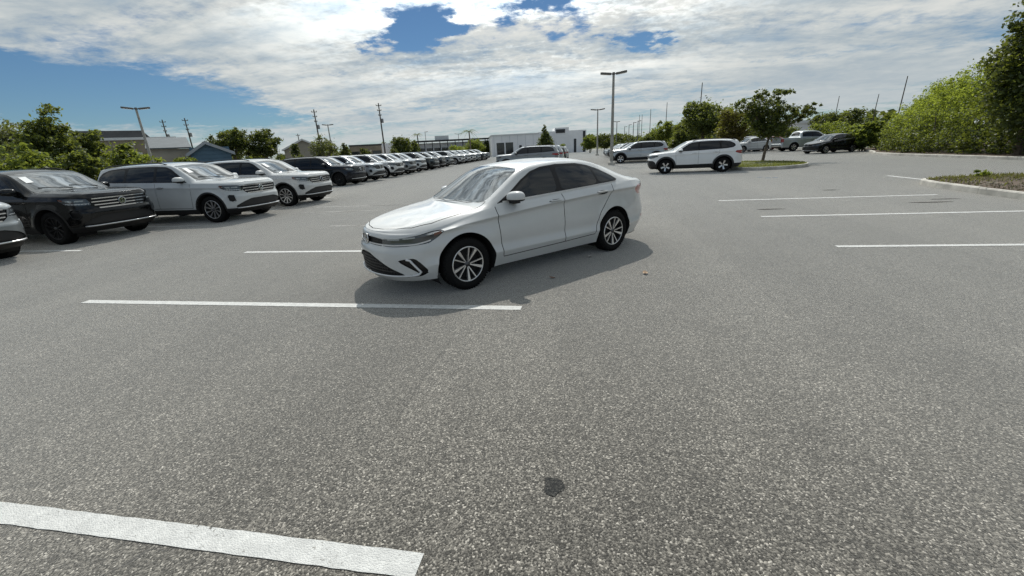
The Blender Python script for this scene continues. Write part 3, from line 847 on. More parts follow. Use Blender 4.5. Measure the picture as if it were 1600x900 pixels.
# ---------------------------------------------------------------- sport utilities and the pickup
def suv_spec(kind):
    """kind 'atlas' is the long three-row type, 'compact' the shorter one with black arches"""
    if kind == 'atlas':
        side = lambda c, w=.0: [(0, 0), (.024+w, c+.05), (.044+w, c), (.036+w, c-.05), (.050+w, .72), (.052+w, .52), (.050+w, .42), (.030+w, .34), (.00, .26)]
        nose = [(0, 0), (.026, 1.055), (.036, 1.02), (.056, .78), (.085, .72), (.085, .62), (.080, .46), (.050, .36), (-.05, .28)]
        cnr = [(0, 0), (.022, 1.055), (.034, 1.02), (.048, .80), (.066, .73), (.066, .62), (.062, .46), (.036, .36), (-.04, .28)]
        tail = [(0, 0), (.02, 1.18), (.035, 1.05), (.03, .95), (.05, .76), (.07, .68), (.07, .52), (.04, .40), (-.03, .32)]
        return dict(
            rail=[(3.85, 0, 1.105), (3.83, .40, 1.10), (3.77, .70, 1.09), (3.62, .86, 1.085), (3.36, .925, 1.095), (2.9, .945, 1.115), (2.2, .945, 1.14), (1.2, .945, 1.165), (.2, .942, 1.195), (-.5, .93, 1.215), (-.86, .885, 1.225), (-1.02, .76, 1.22), (-1.09, .45, 1.215), (-1.105, 0, 1.215)],
            prof=[(0, nose), (2, nose), (3, cnr), (4, side(.99)), (6, side(1.02)), (8, side(1.07)), (10, side(1.09)), (11, tail), (13, tail)],
            rad=[.02, .03, .015, .03, .06, .05, .03, .03, .02],
            up=[(3.86, .82, 1.105, 1.105, 0), (3.78, .82, 1.13, 1.135, 0), (3.6, .84, 1.155, 1.165, 0), (3.2, .85, 1.175, 1.19, 0), (2.8, .86, 1.19, 1.205, .06), (2.56, .87, 1.195, 1.215, .15), (2.50, .87, 1.225, 1.25, .16), (2.2, .835, 1.40, 1.43, .14), (1.85, .785, 1.60, 1.64, .09), (1.72, .770, 1.645, 1.69, .05), (1.4, .755, 1.675, 1.73, .02), (.8, .750, 1.685, 1.745, 0), (0, .748, 1.672, 1.735, 0), (-.55, .748, 1.645, 1.705, -.02), (-.80, .752, 1.615, 1.675, -.04), (-.92, .77, 1.50, 1.56, -.05), (-1.02, .86, 1.30, 1.33, -.03), (-1.105, .95, 1.215, 1.215, 0)],
            wheels=(2.98, 0.0), wr=.385, arch=.452, flare=.016, flare_top=1.0, N=120, nt=7, ns=8, nl=3, bulge=.014,
            dlo=[(2.32, 1.165), (2.05, 1.37), (1.78, 1.55), (1.6, 1.615), (1.2, 1.642), (.6, 1.65), (0, 1.637), (-.42, 1.605), (-.66, 1.53), (-.78, 1.40), (-.80, 1.29), (-.60, 1.265), (-.2, 1.235), (1.2, 1.195)],
            glass=[rpoly([(2.15, 1.195), (1.96, 1.37), (1.74, 1.52), (1.55, 1.588), (1.29, 1.612), (1.29, 1.21), (1.9, 1.198)], 1, .1),
                   rpoly([(1.20, 1.615), (.6, 1.622), (.27, 1.615), (.24, 1.24), (1.20, 1.213)], 1, .08),
                   rpoly([(.17, 1.612), (-.38, 1.578), (-.60, 1.51), (-.70, 1.40), (-.72, 1.32), (-.56, 1.292), (.15, 1.245)], 1, .1)],
            glass_door=[0, 1, None],
            doors=[[(2.42, 1.4), (2.43, .95), (2.38, .44), (1.25, .45), (1.25, 1.4)], [(1.25, 1.4), (1.25, .45), (.56, .46), (.50, .66), (.36, .86), (.24, .98), (.20, 1.4)]],
            hood=[(2.72, 0), (2.66, .5), (2.53, .80), (2.8, .85), (3.3, .84), (3.55, .76), (3.70, .58), (3.765, .3), (3.78, 0), (3.7, -.3), (2.7, -.3)],
            ws=[(2.53, -1), (2.53, .92), (2.48, .95), (1.86, .935), (1.80, .88), (1.79, -1)], rg=[(-.82, -1), (-.82, .88), (-1.0, .88), (-1.0, -1)],
            front=[('grille', rpoly([(-.2, .775), (-.2, 1.03), (.52, 1.03), (.66, 1.00), (.62, .86), (.50, .775)], 1, .1), GLOSSB, .02),
                   ('headlight', rpoly([(.64, .90), (.67, 1.02), (.95, 1.045), (1.22, 1.05), (1.17, .97), (.98, .89), (.74, .865)], 1, .15), LAMP, .008),
                   ('lower_grille', rpoly([(-.2, .42), (-.2, .64), (.45, .64), (.66, .58), (.86, .47), (.86, .42)], 1, .1), BLACK, .03),
                   ('vent', rpoly([(.82, .60), (.84, .78), (.98, .80), (1.03, .74), (1.00, .60), (.92, .56)], 1, .18), GLOSSB, .02)],
            tail=rpoly([(.25, .98), (.25, 1.10), (.9, 1.12), (1.2, 1.12), (1.22, 1.02), (.9, .96)], 1, .2),
            roof_x=(-.80, 1.80), handles=[(1.42, 1.055, .22), (.42, 1.085, .22)], bx=1.25, well_y=.86, floor_z=.26, track=.845, mirror=(2.16, .07), mirror_size=(.09, .14, .10), clad=.40, clad_w=.045, chrome=True)
    side = lambda c, w=.0: [(0, 0), (.024+w, c+.05), (.046+w, c), (.036+w, c-.05), (.050+w, .70), (.052+w, .52), (.050+w, .42), (.030+w, .34), (.00, .24)]
    nose = [(0, 0), (.026, .93), (.036, .90), (.056, .74), (.080, .68), (.080, .60), (.075, .44), (.045, .34), (-.05, .26)]
    cnr = [(0, 0), (.022, .93), (.034, .90), (.048, .75), (.064, .69), (.064, .60), (.060, .44), (.036, .34), (-.04, .26)]
    tail = [(0, 0), (.02, 1.06), (.035, .98), (.03, .88), (.05, .72), (.07, .64), (.07, .50), (.04, .38), (-.03, .30)]
    return dict(
        rail=[(3.46, 0, .975), (3.44, .36, .972), (3.38, .62, .965), (3.23, .775, .965), (3.0, .835, .985), (2.6, .862, 1.01), (2.0, .868, 1.035), (1.2, .868, 1.06), (.3, .865, 1.09), (-.3, .85, 1.11), (-.62, .80, 1.115), (-.78, .68, 1.11), (-.86, .40, 1.105), (-.88, 0, 1.105)],
        prof=[(0, nose), (2, nose), (3, cnr), (4, side(.88)), (6, side(.92)), (8, side(.975)), (10, side(1.0)), (11, tail), (13, tail)],
        rad=[.02, .03, .015, .03, .06, .05, .03, .03, .02],
        up=[(3.47, .82, .975, .975, 0), (3.40, .82, .995, 1.0, 0), (3.2, .84, 1.02, 1.03, 0), (2.9, .85, 1.045, 1.06, 0), (2.55, .86, 1.07, 1.09, .06), (2.32, .87, 1.08, 1.105, .13), (2.26, .865, 1.11, 1.14, .14), (2.0, .83, 1.27, 1.30, .13), (1.70, .785, 1.445, 1.485, .08), (1.58, .77, 1.495, 1.54, .05), (1.3, .755, 1.53, 1.58, .02), (.8, .75, 1.545, 1.60, 0), (.1, .748, 1.53, 1.59, 0), (-.35, .75, 1.50, 1.56, -.02), (-.58, .755, 1.47, 1.53, -.04), (-.70, .775, 1.36, 1.42, -.05), (-.80, .86, 1.18, 1.21, -.03), (-.88, .95, 1.105, 1.105, 0)],
        wheels=(2.68, 0.0), wr=.355, arch=.415, flare=.016, flare_top=.9, N=110, nt=7, ns=8, nl=3, bulge=.014,
        dlo=[(2.12, 1.06), (1.85, 1.26), (1.62, 1.41), (1.45, 1.47), (1.1, 1.50), (.6, 1.51), (.1, 1.495), (-.25, 1.455), (-.45, 1.36), (-.52, 1.25), (-.40, 1.165), (-.1, 1.125), (1.1, 1.085)],
        glass=[rpoly([(1.96, 1.085), (1.80, 1.235), (1.58, 1.385), (1.40, 1.443), (1.19, 1.465), (1.19, 1.105), (1.8, 1.09)], 1, .1),
               rpoly([(1.11, 1.47), (.6, 1.48), (.27, 1.472), (.20, 1.30), (.22, 1.135), (1.11, 1.108)], 1, .08),
               rpoly([(.14, 1.465), (-.22, 1.428), (-.39, 1.345), (-.44, 1.26), (-.34, 1.195), (.12, 1.14)], 1, .1)],
        glass_door=[0, 1, None],
        doors=[[(2.20, 1.3), (2.21, .85), (2.17, .42), (1.15, .43), (1.15, 1.3)], [(1.15, 1.3), (1.15, .43), (.52, .44), (.46, .60), (.34, .78), (.22, .90), (.17, 1.3)]],
        hood=[(2.46, 0), (2.40, .45), (2.29, .73), (2.5, .77), (2.95, .76), (3.18, .68), (3.31, .52), (3.375, .26), (3.39, 0), (3.3, -.3), (2.5, -.3)],
        ws=[(2.29, -1), (2.29, .92), (2.24, .95), (1.72, .93), (1.66, .88), (1.65, -1)], rg=[(-.60, -1), (-.60, .88), (-.78, .88), (-.78, -1)],
        front=[('grille', rpoly([(-.2, .80), (-.2, .90), (.45, .90), (.52, .89), (.50, .81), (.40, .79)], 1, .1), GLOSSB, .015),
               ('headlight', rpoly([(.48, .79), (.50, .895), (.78, .915), (1.06, .925), (1.02, .86), (.84, .79), (.62, .765)], 1, .15), LAMP, .008),
               ('lower_grille', rpoly([(-.2, .30), (-.2, .68), (.48, .68), (.80, .66), (.93, .56), (.92, .30)], 1, .1), BLACK, .02)],
        tail=rpoly([(.22, .88), (.22, 1.0), (.75, 1.02), (1.0, 1.02), (1.02, .93), (.75, .86)], 1, .2),
        roof_x=(-.58, 1.66), handles=[(1.32, .965, .20), (.38, .99, .20)], bx=1.15, well_y=.79, floor_z=.24, track=.785, mirror=(1.98, .065), clad=.43, clad_w=.085)
def make_suv(name, kind, pm):
    sp = suv_spec(kind); root, sh = make_vehicle(name, sp, pm, 'atlas' if kind == 'atlas' else 'suv')
    kids = {}
    for c in root.children: kids.setdefault(c.name.split('.')[0], []).append(c)
    gr = kids['grille'][0]
    if kind == 'atlas':
        for k, z in enumerate((.795, .865, .935, 1.008)):
            um = .50+.12*min(1, (z-.78)/.12)-.02*(k == 3)
            ribbon(sh, low_line(sh, -um, um, lambda u: z, 30), .022 if k else .028, .016, 'grille_bar', CHROME, gr, -.014)
        for sd in (1, -1):
            hl = kids['headlight'][0 if sd > 0 else 1]; vt = kids['vent'][0 if sd > 0 else 1]
            ribbon(sh, low_line(sh, sd*.67, sd*1.12, lambda u: .905+.10*max(0, abs(u)-.85), 12), .016, .004, 'led_bar', LAMPLED, hl, -.012)
            for u0, u1 in ((.74, .88), (.92, 1.04)): ribbon(sh, low_line(sh, sd*u0, sd*u1, lambda u: .965+.04*(abs(u)-.7), 6), .045, .004, 'lamp_module', MATS.get('lamp_module'), hl, -.012)
            ribbon(sh, low_line(sh, sd*1.10, sd*1.19, lambda u: 1.005+.1*(abs(u)-1.1), 5), .04, .004, 'side_marker', AMBER, hl, -.008)
            pl = [(.83, .61), (.85, .77), (.97, .79), (1.015, .735), (.99, .61), (.92, .575), (.83, .61)]; q = []
            for (a, b), (c, d) in zip(pl, pl[1:]):
                for k in range(4): q.append((a+(c-a)*k/4, b+(d-b)*k/4))
            mb = MB(); mb.tube([sh.low(sd*u, z, .0) for u, z in q], .010, 6, False); mb.build('vent_trim', pm, vt, True)
        mb = MB(); mb.tube([sh.low(-.84+1.68*k/30, .40+.0*k, .006) for k in range(31)], .018, 6); mb.build('bumper_strip', SATIN, root, True)
        emblem(root, sh.low(0, .905, .012), Vector((1, 0, .05)), .085)
        x0, x1 = 1.55, -.72
    else:
        for z in (.822, .87): ribbon(sh, low_line(sh, -.46, .46, lambda u: z, 24), .014, .010, 'grille_bar', CHROME, gr, -.012)
        for sd in (1, -1):
            hl = kids['headlight'][0 if sd > 0 else 1]
            ribbon(sh, low_line(sh, sd*.52, sd*.96, lambda u: .812+.10*max(0, abs(u)-.7), 12), .014, .004, 'led_bar', LAMPLED, hl, -.012)
        lg = kids['lower_grille'][0]
        for z in (.45, .52, .59): ribbon(sh, low_line(sh, -.68, .68, lambda u: z, 24), .012, .010, 'intake_bar', GLOSSB, lg, -.012)
        emblem(root, sh.low(0, .845, .012), Vector((1, 0, .05)), .072); x0, x1 = 1.45, -.5
    for sd in (1, -1):                                              # roof rails
        mb = MB(); pts = []
        for k in range(17):
            x = x0+(x1-x0)*k/16; q = sh.top(x, .93); lift = .045*min(1, min(k, 16-k)/1.6)
            pts.append((q.x, q.y*sd, q.z+lift+.002))
        mb.tube(pts, .016, 6); mb.build('roof_rail', BLACK, root, True)
    # price sheet on the windscreen
    if kind == 'atlas':
        vs = []
        for (x, r) in ((1.96, .68), (1.96, .84), (2.18, .84), (2.18, .68)):
            q = sh.top(x, r, .006); vs.append((q.x+.004, -q.y, q.z))
        from_pd('window_sticker', vs, [(0, 3, 2, 1)], PAPER, root)
    w = MB(); cx = sh.top(2.5 if kind == 'atlas' else 2.26, 0)      # wipers
    for y0, y1 in ((.55, -.05), (-.05, -.62)):
        a = sh.top(sp['ws'][0][0]-.05, abs(y0)/.8, .012); b = sh.top(sp['ws'][0][0]-.14, abs(y1)/.8, .012)
        w.tube([(a.x, math.copysign(a.y, y0), a.z), (b.x, math.copysign(b.y, y1), b.z)], .008, 4)
    w.build('wiper', BLACK, root)
    return root, sh
def pickup_spec():
    side = lambda c, w=.0: [(0, 0), (.020+w, c+.08), (.034+w, c), (.026+w, c-.06), (.040+w, .80), (.042+w, .60), (.040+w, .50), (.025+w, .42), (.00, .36)]
    nose = [(0, 0), (.02, 1.12), (.03, 1.08), (.04, .85), (.07, .80), (.08, .70), (.08, .56), (.05, .46), (-.03, .38)]
    tail = [(0, 0), (.004, 1.18), (.006, 1.1), (.006, .9), (.008, .74), (.07, .72), (.08, .58), (.04, .50), (-.03, .44)]
    return dict(
        rail=[(4.55, 0, 1.16), (4.53, .5, 1.155), (4.46, .82, 1.15), (4.28, .93, 1.155), (3.7, .955, 1.18), (3.0, .958, 1.20), (1.8, .958, 1.23), (.8, .958, 1.255), (-.3, .955, 1.26), (-.95, .95, 1.265), (-1.12, .935, 1.265), (-1.17, .80, 1.265), (-1.18, .4, 1.265), (-1.18, 0, 1.265)],
        prof=[(0, nose), (2, nose), (4, side(1.02)), (6, side(1.05)), (9, side(1.05)), (10, side(1.05)), (11, tail), (13, tail)],
        rad=[.02, .03, .015, .03, .05, .05, .03, .03, .02],
        up=[(4.56, .85, 1.16, 1.16, 0), (4.45, .85, 1.20, 1.21, 0), (4.0, .86, 1.24, 1.26, 0), (3.3, .88, 1.27, 1.29, .08), (3.05, .88, 1.28, 1.30, .14), (2.99, .88, 1.31, 1.34, .14), (2.6, .82, 1.58, 1.62, .12), (2.3, .78, 1.76, 1.80, .06), (2.0, .77, 1.81, 1.86, 0), (1.4, .765, 1.83, 1.88, 0), (.9, .765, 1.81, 1.86, 0), (.72, .775, 1.74, 1.79, -.02), (.60, .80, 1.55, 1.58, -.02), (.50, .93, 1.275, 1.275, 0), (.44, .95, 1.262, 1.255, 0), (-1.0, .95, 1.266, 1.258, 0), (-1.18, .95, 1.265, 1.265, 0)],
        wheels=(3.55, 0.0), wr=.40, arch=.475, flare=.02, flare_top=1.0, N=110, nt=6, ns=7, nl=3, bulge=.012,
        dlo=[(2.85, 1.26), (2.5, 1.52), (2.25, 1.69), (2.0, 1.745), (1.4, 1.765), (.95, 1.75), (.76, 1.66), (.70, 1.32), (1.8, 1.275)],
        glass=[rpoly([(2.68, 1.29), (2.42, 1.50), (2.2, 1.655), (2.0, 1.71), (1.73, 1.725), (1.73, 1.305), (2.4, 1.29)], 1, .1), rpoly([(1.64, 1.73), (1.3, 1.735), (.98, 1.715), (.84, 1.64), (.80, 1.35), (1.64, 1.31)], 1, .1)],
        glass_door=[0, 1], doors=[[(2.92, 1.5), (2.92, .9), (2.85, .52), (1.69, .53), (1.69, 1.5)], [(1.69, 1.5), (1.69, .53), (.70, .55), (.66, 1.5)]],
        hood=[(3.18, 0), (3.1, .5), (3.02, .82), (3.3, .86), (4.0, .85), (4.3, .75), (4.42, .4), (4.45, 0), (4.3, -.3), (3.2, -.3)],
        ws=[(3.02, -1), (3.02, .92), (2.98, .95), (2.36, .93), (2.30, .88), (2.30, -1)], rg=[(.70, -1), (.70, .8), (.56, .8), (.56, -1)],
        front=[('grille', rpoly([(-.2, .80), (-.2, 1.10), (.60, 1.10), (.60, .82)], 1, .1), GLOSSB, .02), ('headlight', rpoly([(.63, .85), (.63, 1.09), (1.0, 1.10), (.98, .90)], 1, .15), LAMP, .008)],
        tail=rpoly([(.76, .88), (.76, 1.20), (1.05, 1.20), (1.05, .88)], 1, .1),
        bed=[(.40, -2), (.40, .84), (-1.10, .84), (-1.10, -2)],
        roof_x=(.75, 2.3), handles=[(1.85, 1.12, .22), (.86, 1.13, .22)], bx=1.69, well_y=.86, floor_z=.36, track=.85, mirror=(2.72, .10), mirror_size=(.09, .15, .13))
# ---------------------------------------------------------------- ground, asphalt, paint, islands
def asphalt_nodes(t, b, dark=1.0):
    tcn = t.n('ShaderNodeTexCoord'); P = tcn.outputs['Object']
    v = t.n('ShaderNodeTexVoronoi'); v.inputs['Scale'].default_value = 132; t.l(P, v.inputs['Vector']); v.inputs['Randomness'].default_value = 1
    sx = t.n('ShaderNodeSeparateColor'); t.l(v.outputs['Color'], sx.inputs[0])
    v2 = t.n('ShaderNodeTexVoronoi'); v2.inputs['Scale'].default_value = 210; t.l(P, v2.inputs['Vector'])
    s2 = t.n('ShaderNodeSeparateColor'); t.l(v2.outputs['Color'], s2.inputs[0])
    stone = t.ramp(sx.outputs[0], [(0, (.014, .014, .013)), (.28, (.050, .049, .045)), (.56, (.150, .146, .136)), (.78, (.27, .263, .245)), (.93, (.42, .41, .38)), (1, (.85, .83, .79))])
    grit = t.ramp(s2.outputs[1], [(0, (.05, .05, .048)), (.5, (.13, .128, .122)), (1, (.27, .265, .255))])
    c = t.mix(.22, stone, grit)
    c = t.mix(1.0, c, (1.035, 1.0, .93), 'MULTIPLY')
    gap = t.sstep(v.outputs['Distance'], .70, .40)                    # tar between the stones
    c = t.mix(t.math('MULTIPLY', gap, .0), c, (.05, .05, .05))
    big = t.noise(P, .22, 6, .6, .6); mid = t.noise(P, 1.6, 6, .65, .3); fine = t.noise(P, 9, 4, .6)
    mp = t.n('ShaderNodeMapping'); mp.inputs['Scale'].default_value = (.9, .05, 1); mp.inputs['Rotation'].default_value = (0, 0, radians(-4)); t.l(P, mp.inputs[0])
    lane = t.noise(mp.outputs[0], 1.0, 4, .6)
    k = t.math('ADD', t.math('ADD', t.math('MULTIPLY', big, .80), t.math('MULTIPLY', mid, .50)), t.math('ADD', t.math('MULTIPLY', fine, .34), t.math('MULTIPLY', lane, .85)))
    # paving passes about three metres wide, laid along y, with a broken joint line
    sp3 = t.n('ShaderNodeSeparateXYZ'); t.l(P, sp3.inputs[0])
    xl = t.math('DIVIDE', t.math('ADD', t.math('ADD', sp3.outputs[0], 1.05), t.math('MULTIPLY', t.noise(P, .35, 3), .35)), 3.15)
    wnn = t.n('ShaderNodeTexWhiteNoise', noise_dimensions='1D'); t.l(t.math('FLOOR', xl), wnn.inputs['W'])
    k = t.math('ADD', k, t.math('MULTIPLY', wnn.outputs['Value'], .20))
    k = t.math('ADD', k, t.math('MULTIPLY', t.noise(P, 24, 4, .7), .85))
    frx = t.math('ABSOLUTE', t.math('SUBTRACT', t.math('FRACT', xl), .5))
    joint = t.math('MULTIPLY', t.sstep(frx, .494, .499), t.sstep(t.noise(P, 1.1, 4), .45, .6))
    k = t.math('SUBTRACT', k, t.math('MULTIPLY', joint, .35))
    k = t.math('ADD', k, -.81)
    k = t.math('MULTIPLY', k, dark*.66)
    kc = t.n('ShaderNodeCombineColor')
    for i in range(3): t.l(k, kc.inputs[i])
    c = t.mix(1.0, c, kc.outputs[0], 'MULTIPLY')
    # hairline cracks
    vc = t.n('ShaderNodeTexVoronoi', feature='DISTANCE_TO_EDGE'); vc.inputs['Scale'].default_value = .23
    wn_ = t.n('ShaderNodeTexNoise'); wn_.inputs['Scale'].default_value = 1.7; wn_.inputs['Detail'].default_value = 6; t.l(P, wn_.inputs['Vector'])
    ma = t.n('ShaderNodeVectorMath', operation='MULTIPLY_ADD'); t.l(wn_.outputs['Color'], ma.inputs[0]); ma.inputs[1].default_value = (1.3, 1.3, 0); t.l(P, ma.inputs[2])
    t.l(ma.outputs[0], vc.inputs['Vector'])
    cr = t.math('MULTIPLY', t.sstep(vc.outputs['Distance'], .0022, .0006), t.sstep(t.noise(P, .35, 2), .56, .66))
    c = t.mix(t.math('MULTIPLY', cr, .7), c, (.045, .044, .042))
    # old oil drips
    vo = t.n('ShaderNodeTexVoronoi'); vo.inputs['Scale'].default_value = .42; t.l(ma.outputs[0], vo.inputs['Vector'])
    oil = t.math('MULTIPLY', t.sstep(vo.outputs['Distance'], .13, .02), t.sstep(t.noise(P, .5, 2), .55, .62))
    c = t.mix(t.math('MULTIPLY', oil, .5), c, (.05, .05, .05))
    bp = t.n('ShaderNodeBump'); bp.inputs['Strength'].default_value = .55; bp.inputs['Distance'].default_value = .006
    hh = t.math('ADD', t.math('MULTIPLY', sx.outputs[1], .6), t.math('SUBTRACT', 1.0, v.outputs['Distance'])); t.l(hh, bp.inputs['Height'])
    return c, bp.outputs[0], P
m, t, b = newmat('asphalt'); ASPHALT = m
c_, n_, P_ = asphalt_nodes(t, b); t.l(c_, b.inputs['Base Color']); t.l(n_, b.inputs['Normal']); b.inputs['Roughness'].default_value = .80; b.inputs['Specular IOR Level'].default_value = .25
b.inputs['Sheen Weight'].default_value = 1.0; b.inputs['Sheen Roughness'].default_value = .40; b.inputs['Sheen Tint'].default_value = (1.0, .965, .89, 1)
m, t, b = newmat('worn_line_paint'); LINE = m
c_, n_, P_ = asphalt_nodes(t, b)
wv_ = t.n('ShaderNodeTexVoronoi'); wv_.inputs['Scale'].default_value = 78; t.l(P_, wv_.inputs['Vector'])
ws_ = t.n('ShaderNodeSeparateColor'); t.l(wv_.outputs['Color'], ws_.inputs[0])
wear = t.math('ADD', t.math('MULTIPLY', ws_.outputs[2], .26), t.math('ADD', t.math('MULTIPLY', t.noise(P_, 5, 6, .7), .42), t.math('MULTIPLY', t.noise(P_, 60, 3, .6), .42)))
pc = t.mix(t.sstep(t.noise(P_, 14, 5, .7), .35, .7), (.46, .47, .46), (.58, .59, .575))
t.l(t.mix(t.sstep(wear, .68, .80), pc, c_), b.inputs['Base Color']); t.l(n_, b.inputs['Normal']); b.inputs['Roughness'].default_value = .7
m, t, b = newmat('faded_line_paint'); FADED = m
c_, n_, P_ = asphalt_nodes(t, b)
wear = t.math('ADD', t.math('MULTIPLY', t.noise(P_, 1.2, 6, .7), .6), t.math('MULTIPLY', t.noise(P_, 30, 4, .6), .5))
t.l(t.mix(t.sstep(wear, .46, .62), (.40, .40, .385), c_), b.inputs['Base Color']); t.l(n_, b.inputs['Normal']); b.inputs['Roughness'].default_value = .8
CONC = simple('kerb_concrete', (.50, .485, .44), .85, vary=.22, vscale=2.2, bump=.35, bscale=30)
SOIL = simple('bark_soil', (.085, .062, .045), .95, vary=.45, vscale=5, bump=.8, bscale=26)
TURF = simple('dry_turf', (.105, .115, .045), .95, vary=.35, vscale=1.5, bump=.6, bscale=30)

g = MB(); g.add([(-1500, -400, -.06), (1500, -400, -.06), (1500, 2600, -.06), (-1500, 2600, -.06)], [(0, 1, 2, 3)])
tag(g.build('ground', TURF), kind='structure')
g = MB(); g.add([(-70, -14, 0), (60, -14, 0), (60, 150, 0), (-70, 150, 0)], [(0, 1, 2, 3)])
tag(g.build('parking_lot', ASPHALT), kind='structure')

def stripe(x0, x1, y, w=.115, mat=None, z=.004, jit=.0025, slope=0.0):
    n = max(6, int(abs(x1-x0)/.06)); top = []; bot = []
    for i in range(n+1):
        x = x0+(x1-x0)*i/n; yy = y+slope*(x-x0)
        top.append((x, yy+w/2+rnd.uniform(-jit, jit), z)); bot.append((x, yy-w/2+rnd.uniform(-jit, jit), z))
    vs = top+bot; fs = [(i, n+1+i, n+2+i, i+1) for i in range(n)] if x1 > x0 else [(i, i+1, n+2+i, n+1+i) for i in range(n)]
    return from_pd('parking_line', vs, [f if x1 < x0 else f for f in fs], mat or LINE)
LG = 'painted stall lines'
for (x0, x1, y, w, lab) in (
        (-7.2, -.68, 1.205, .115, 'thick white stall line in the nearest left foreground'),
        (-6.51, -.68, 4.175, .115, 'white stall line on the asphalt just in front of the white sedan'),
        (-6.45, -.70, 6.885, .11, 'white stall line running under the nose of the white sedan'),
        (3.72, 9.3, 6.90, .11, 'nearest white stall line at the right edge'),
        (3.68, 9.45, 9.70, .11, 'middle of the three white stall lines on the right'),
        (3.58, 8.75, 12.42, .11, 'farthest of the three white stall lines on the right')):
    tag(stripe(x0, x1, y, w), lab, 'parking line', LG)
for (x0, x1, y, lab) in ((-15.6, -10.75, 7.18, 'stall line between the grey and the black sport utility'), (-15.6, -10.7, 10.15, 'stall line between the black and the silver sport utility'), (-15.6, -10.7, 13.3, 'stall line between the silver and the white sport utility'), (-15.6, -10.9, 16.9, 'stall line beside the white sport utility at the gap in the row')):
    tag(stripe(x0, x1, y, .10), lab, 'parking line', 'stall lines of the left row')
for (x0, x1, y, lab) in ((-6.4, -2.2, 9.62, 'faded stall line on bare asphalt behind the white sedan nose'), (-9.0, -6.0, 12.3, 'faded short line on the aisle left of the white sedan'), (-9.4, -5.2, 13.6, 'faint old line on the aisle beyond the white sedan hood')):
    tag(stripe(x0, x1, y, .10, FADED, .003), lab, 'parking line', 'faded old lines')
a_, b_ = gpt(1386, 274.5), gpt(1474, 284)
ln = MB(); d_ = (b_-a_).normalized(); nn = Vector((-d_.y, d_.x, 0))*.07
ln.add([a_+nn+Vector((0, 0, .004)), a_-nn+Vector((0, 0, .004)), b_-nn+Vector((0, 0, .004)), b_+nn+Vector((0, 0, .004))], [(0, 1, 2, 3)])
tag(ln.build('parking_line', LINE), 'short white line leading to the nose of the mulch island', 'parking line')

def blobpatch(name, p, rx, ry, mat, lab, cat, z=.003, n=26, jit=.22):
    c = Vector(p); ph = rnd.uniform(0, 6); vs = []
    for i in range(n):
        a = 2*pi*i/n; k = 1+jit*(sin(3*a+ph)*.5+sin(5*a+2*ph)*.3)+rnd.uniform(-.07, .07)
        vs.append((c.x+rx*k*cos(a), c.y+ry*k*sin(a), z))
    o = from_pd(name, vs, [tuple(range(n))], mat); return tag(o, lab, cat)
m, t, b = newmat('tar_spot'); TAR = m
c_, n_, P_ = asphalt_nodes(t, b, .40); t.l(t.mix(.4, c_, (.045, .050, .054)), b.inputs['Base Color']); t.l(n_, b.inputs['Normal']); b.inputs['Roughness'].default_value = .9; b.inputs['Specular IOR Level'].default_value = .12
blobpatch('tar_spot', gpt(865, 760), .052, .062, TAR, 'dark tar spot on the asphalt in the centre foreground', 'tar spot')
m, t, b = newmat('dark_stain'); STAIN = m
c_, n_, P_ = asphalt_nodes(t, b, .50); t.l(c_, b.inputs['Base Color']); t.l(n_, b.inputs['Normal']); b.inputs['Roughness'].default_value = .85; b.inputs['Specular IOR Level'].default_value = .15
for k, (px, py, rx, ry, lab) in enumerate(((1203, 327, .30, .06, 'dark oil smear on the right aisle beyond the stall line'), (1297, 297, .22, .07, 'small dark smear near the middle right stall lines'), (1455, 316, .42, .07, 'long dark smear beside the mulch island kerb'), (1475, 311, .3, .05, 'thin dark smear at the foot of the mulch island kerb'))):
    blobpatch('oil_stain', gpt(px, py), rx, ry, STAIN, lab, 'stain')
BLUEP = simple('blue_line_paint', (.12, .15, .19), .8, vary=.5, vscale=14)
for k, (px, py, lab) in enumerate(((1187, 277, 'left one of three small faded blue paint marks by the tree island'), (1200, 278, 'middle one of three small faded blue paint marks by the tree island'), (1211, 277.5, 'right one of three small faded blue paint marks by the tree island'))):
    blobpatch('paint_mark', gpt(px, py), .10, .16, BLUEP, lab, 'paint mark', jit=.1)
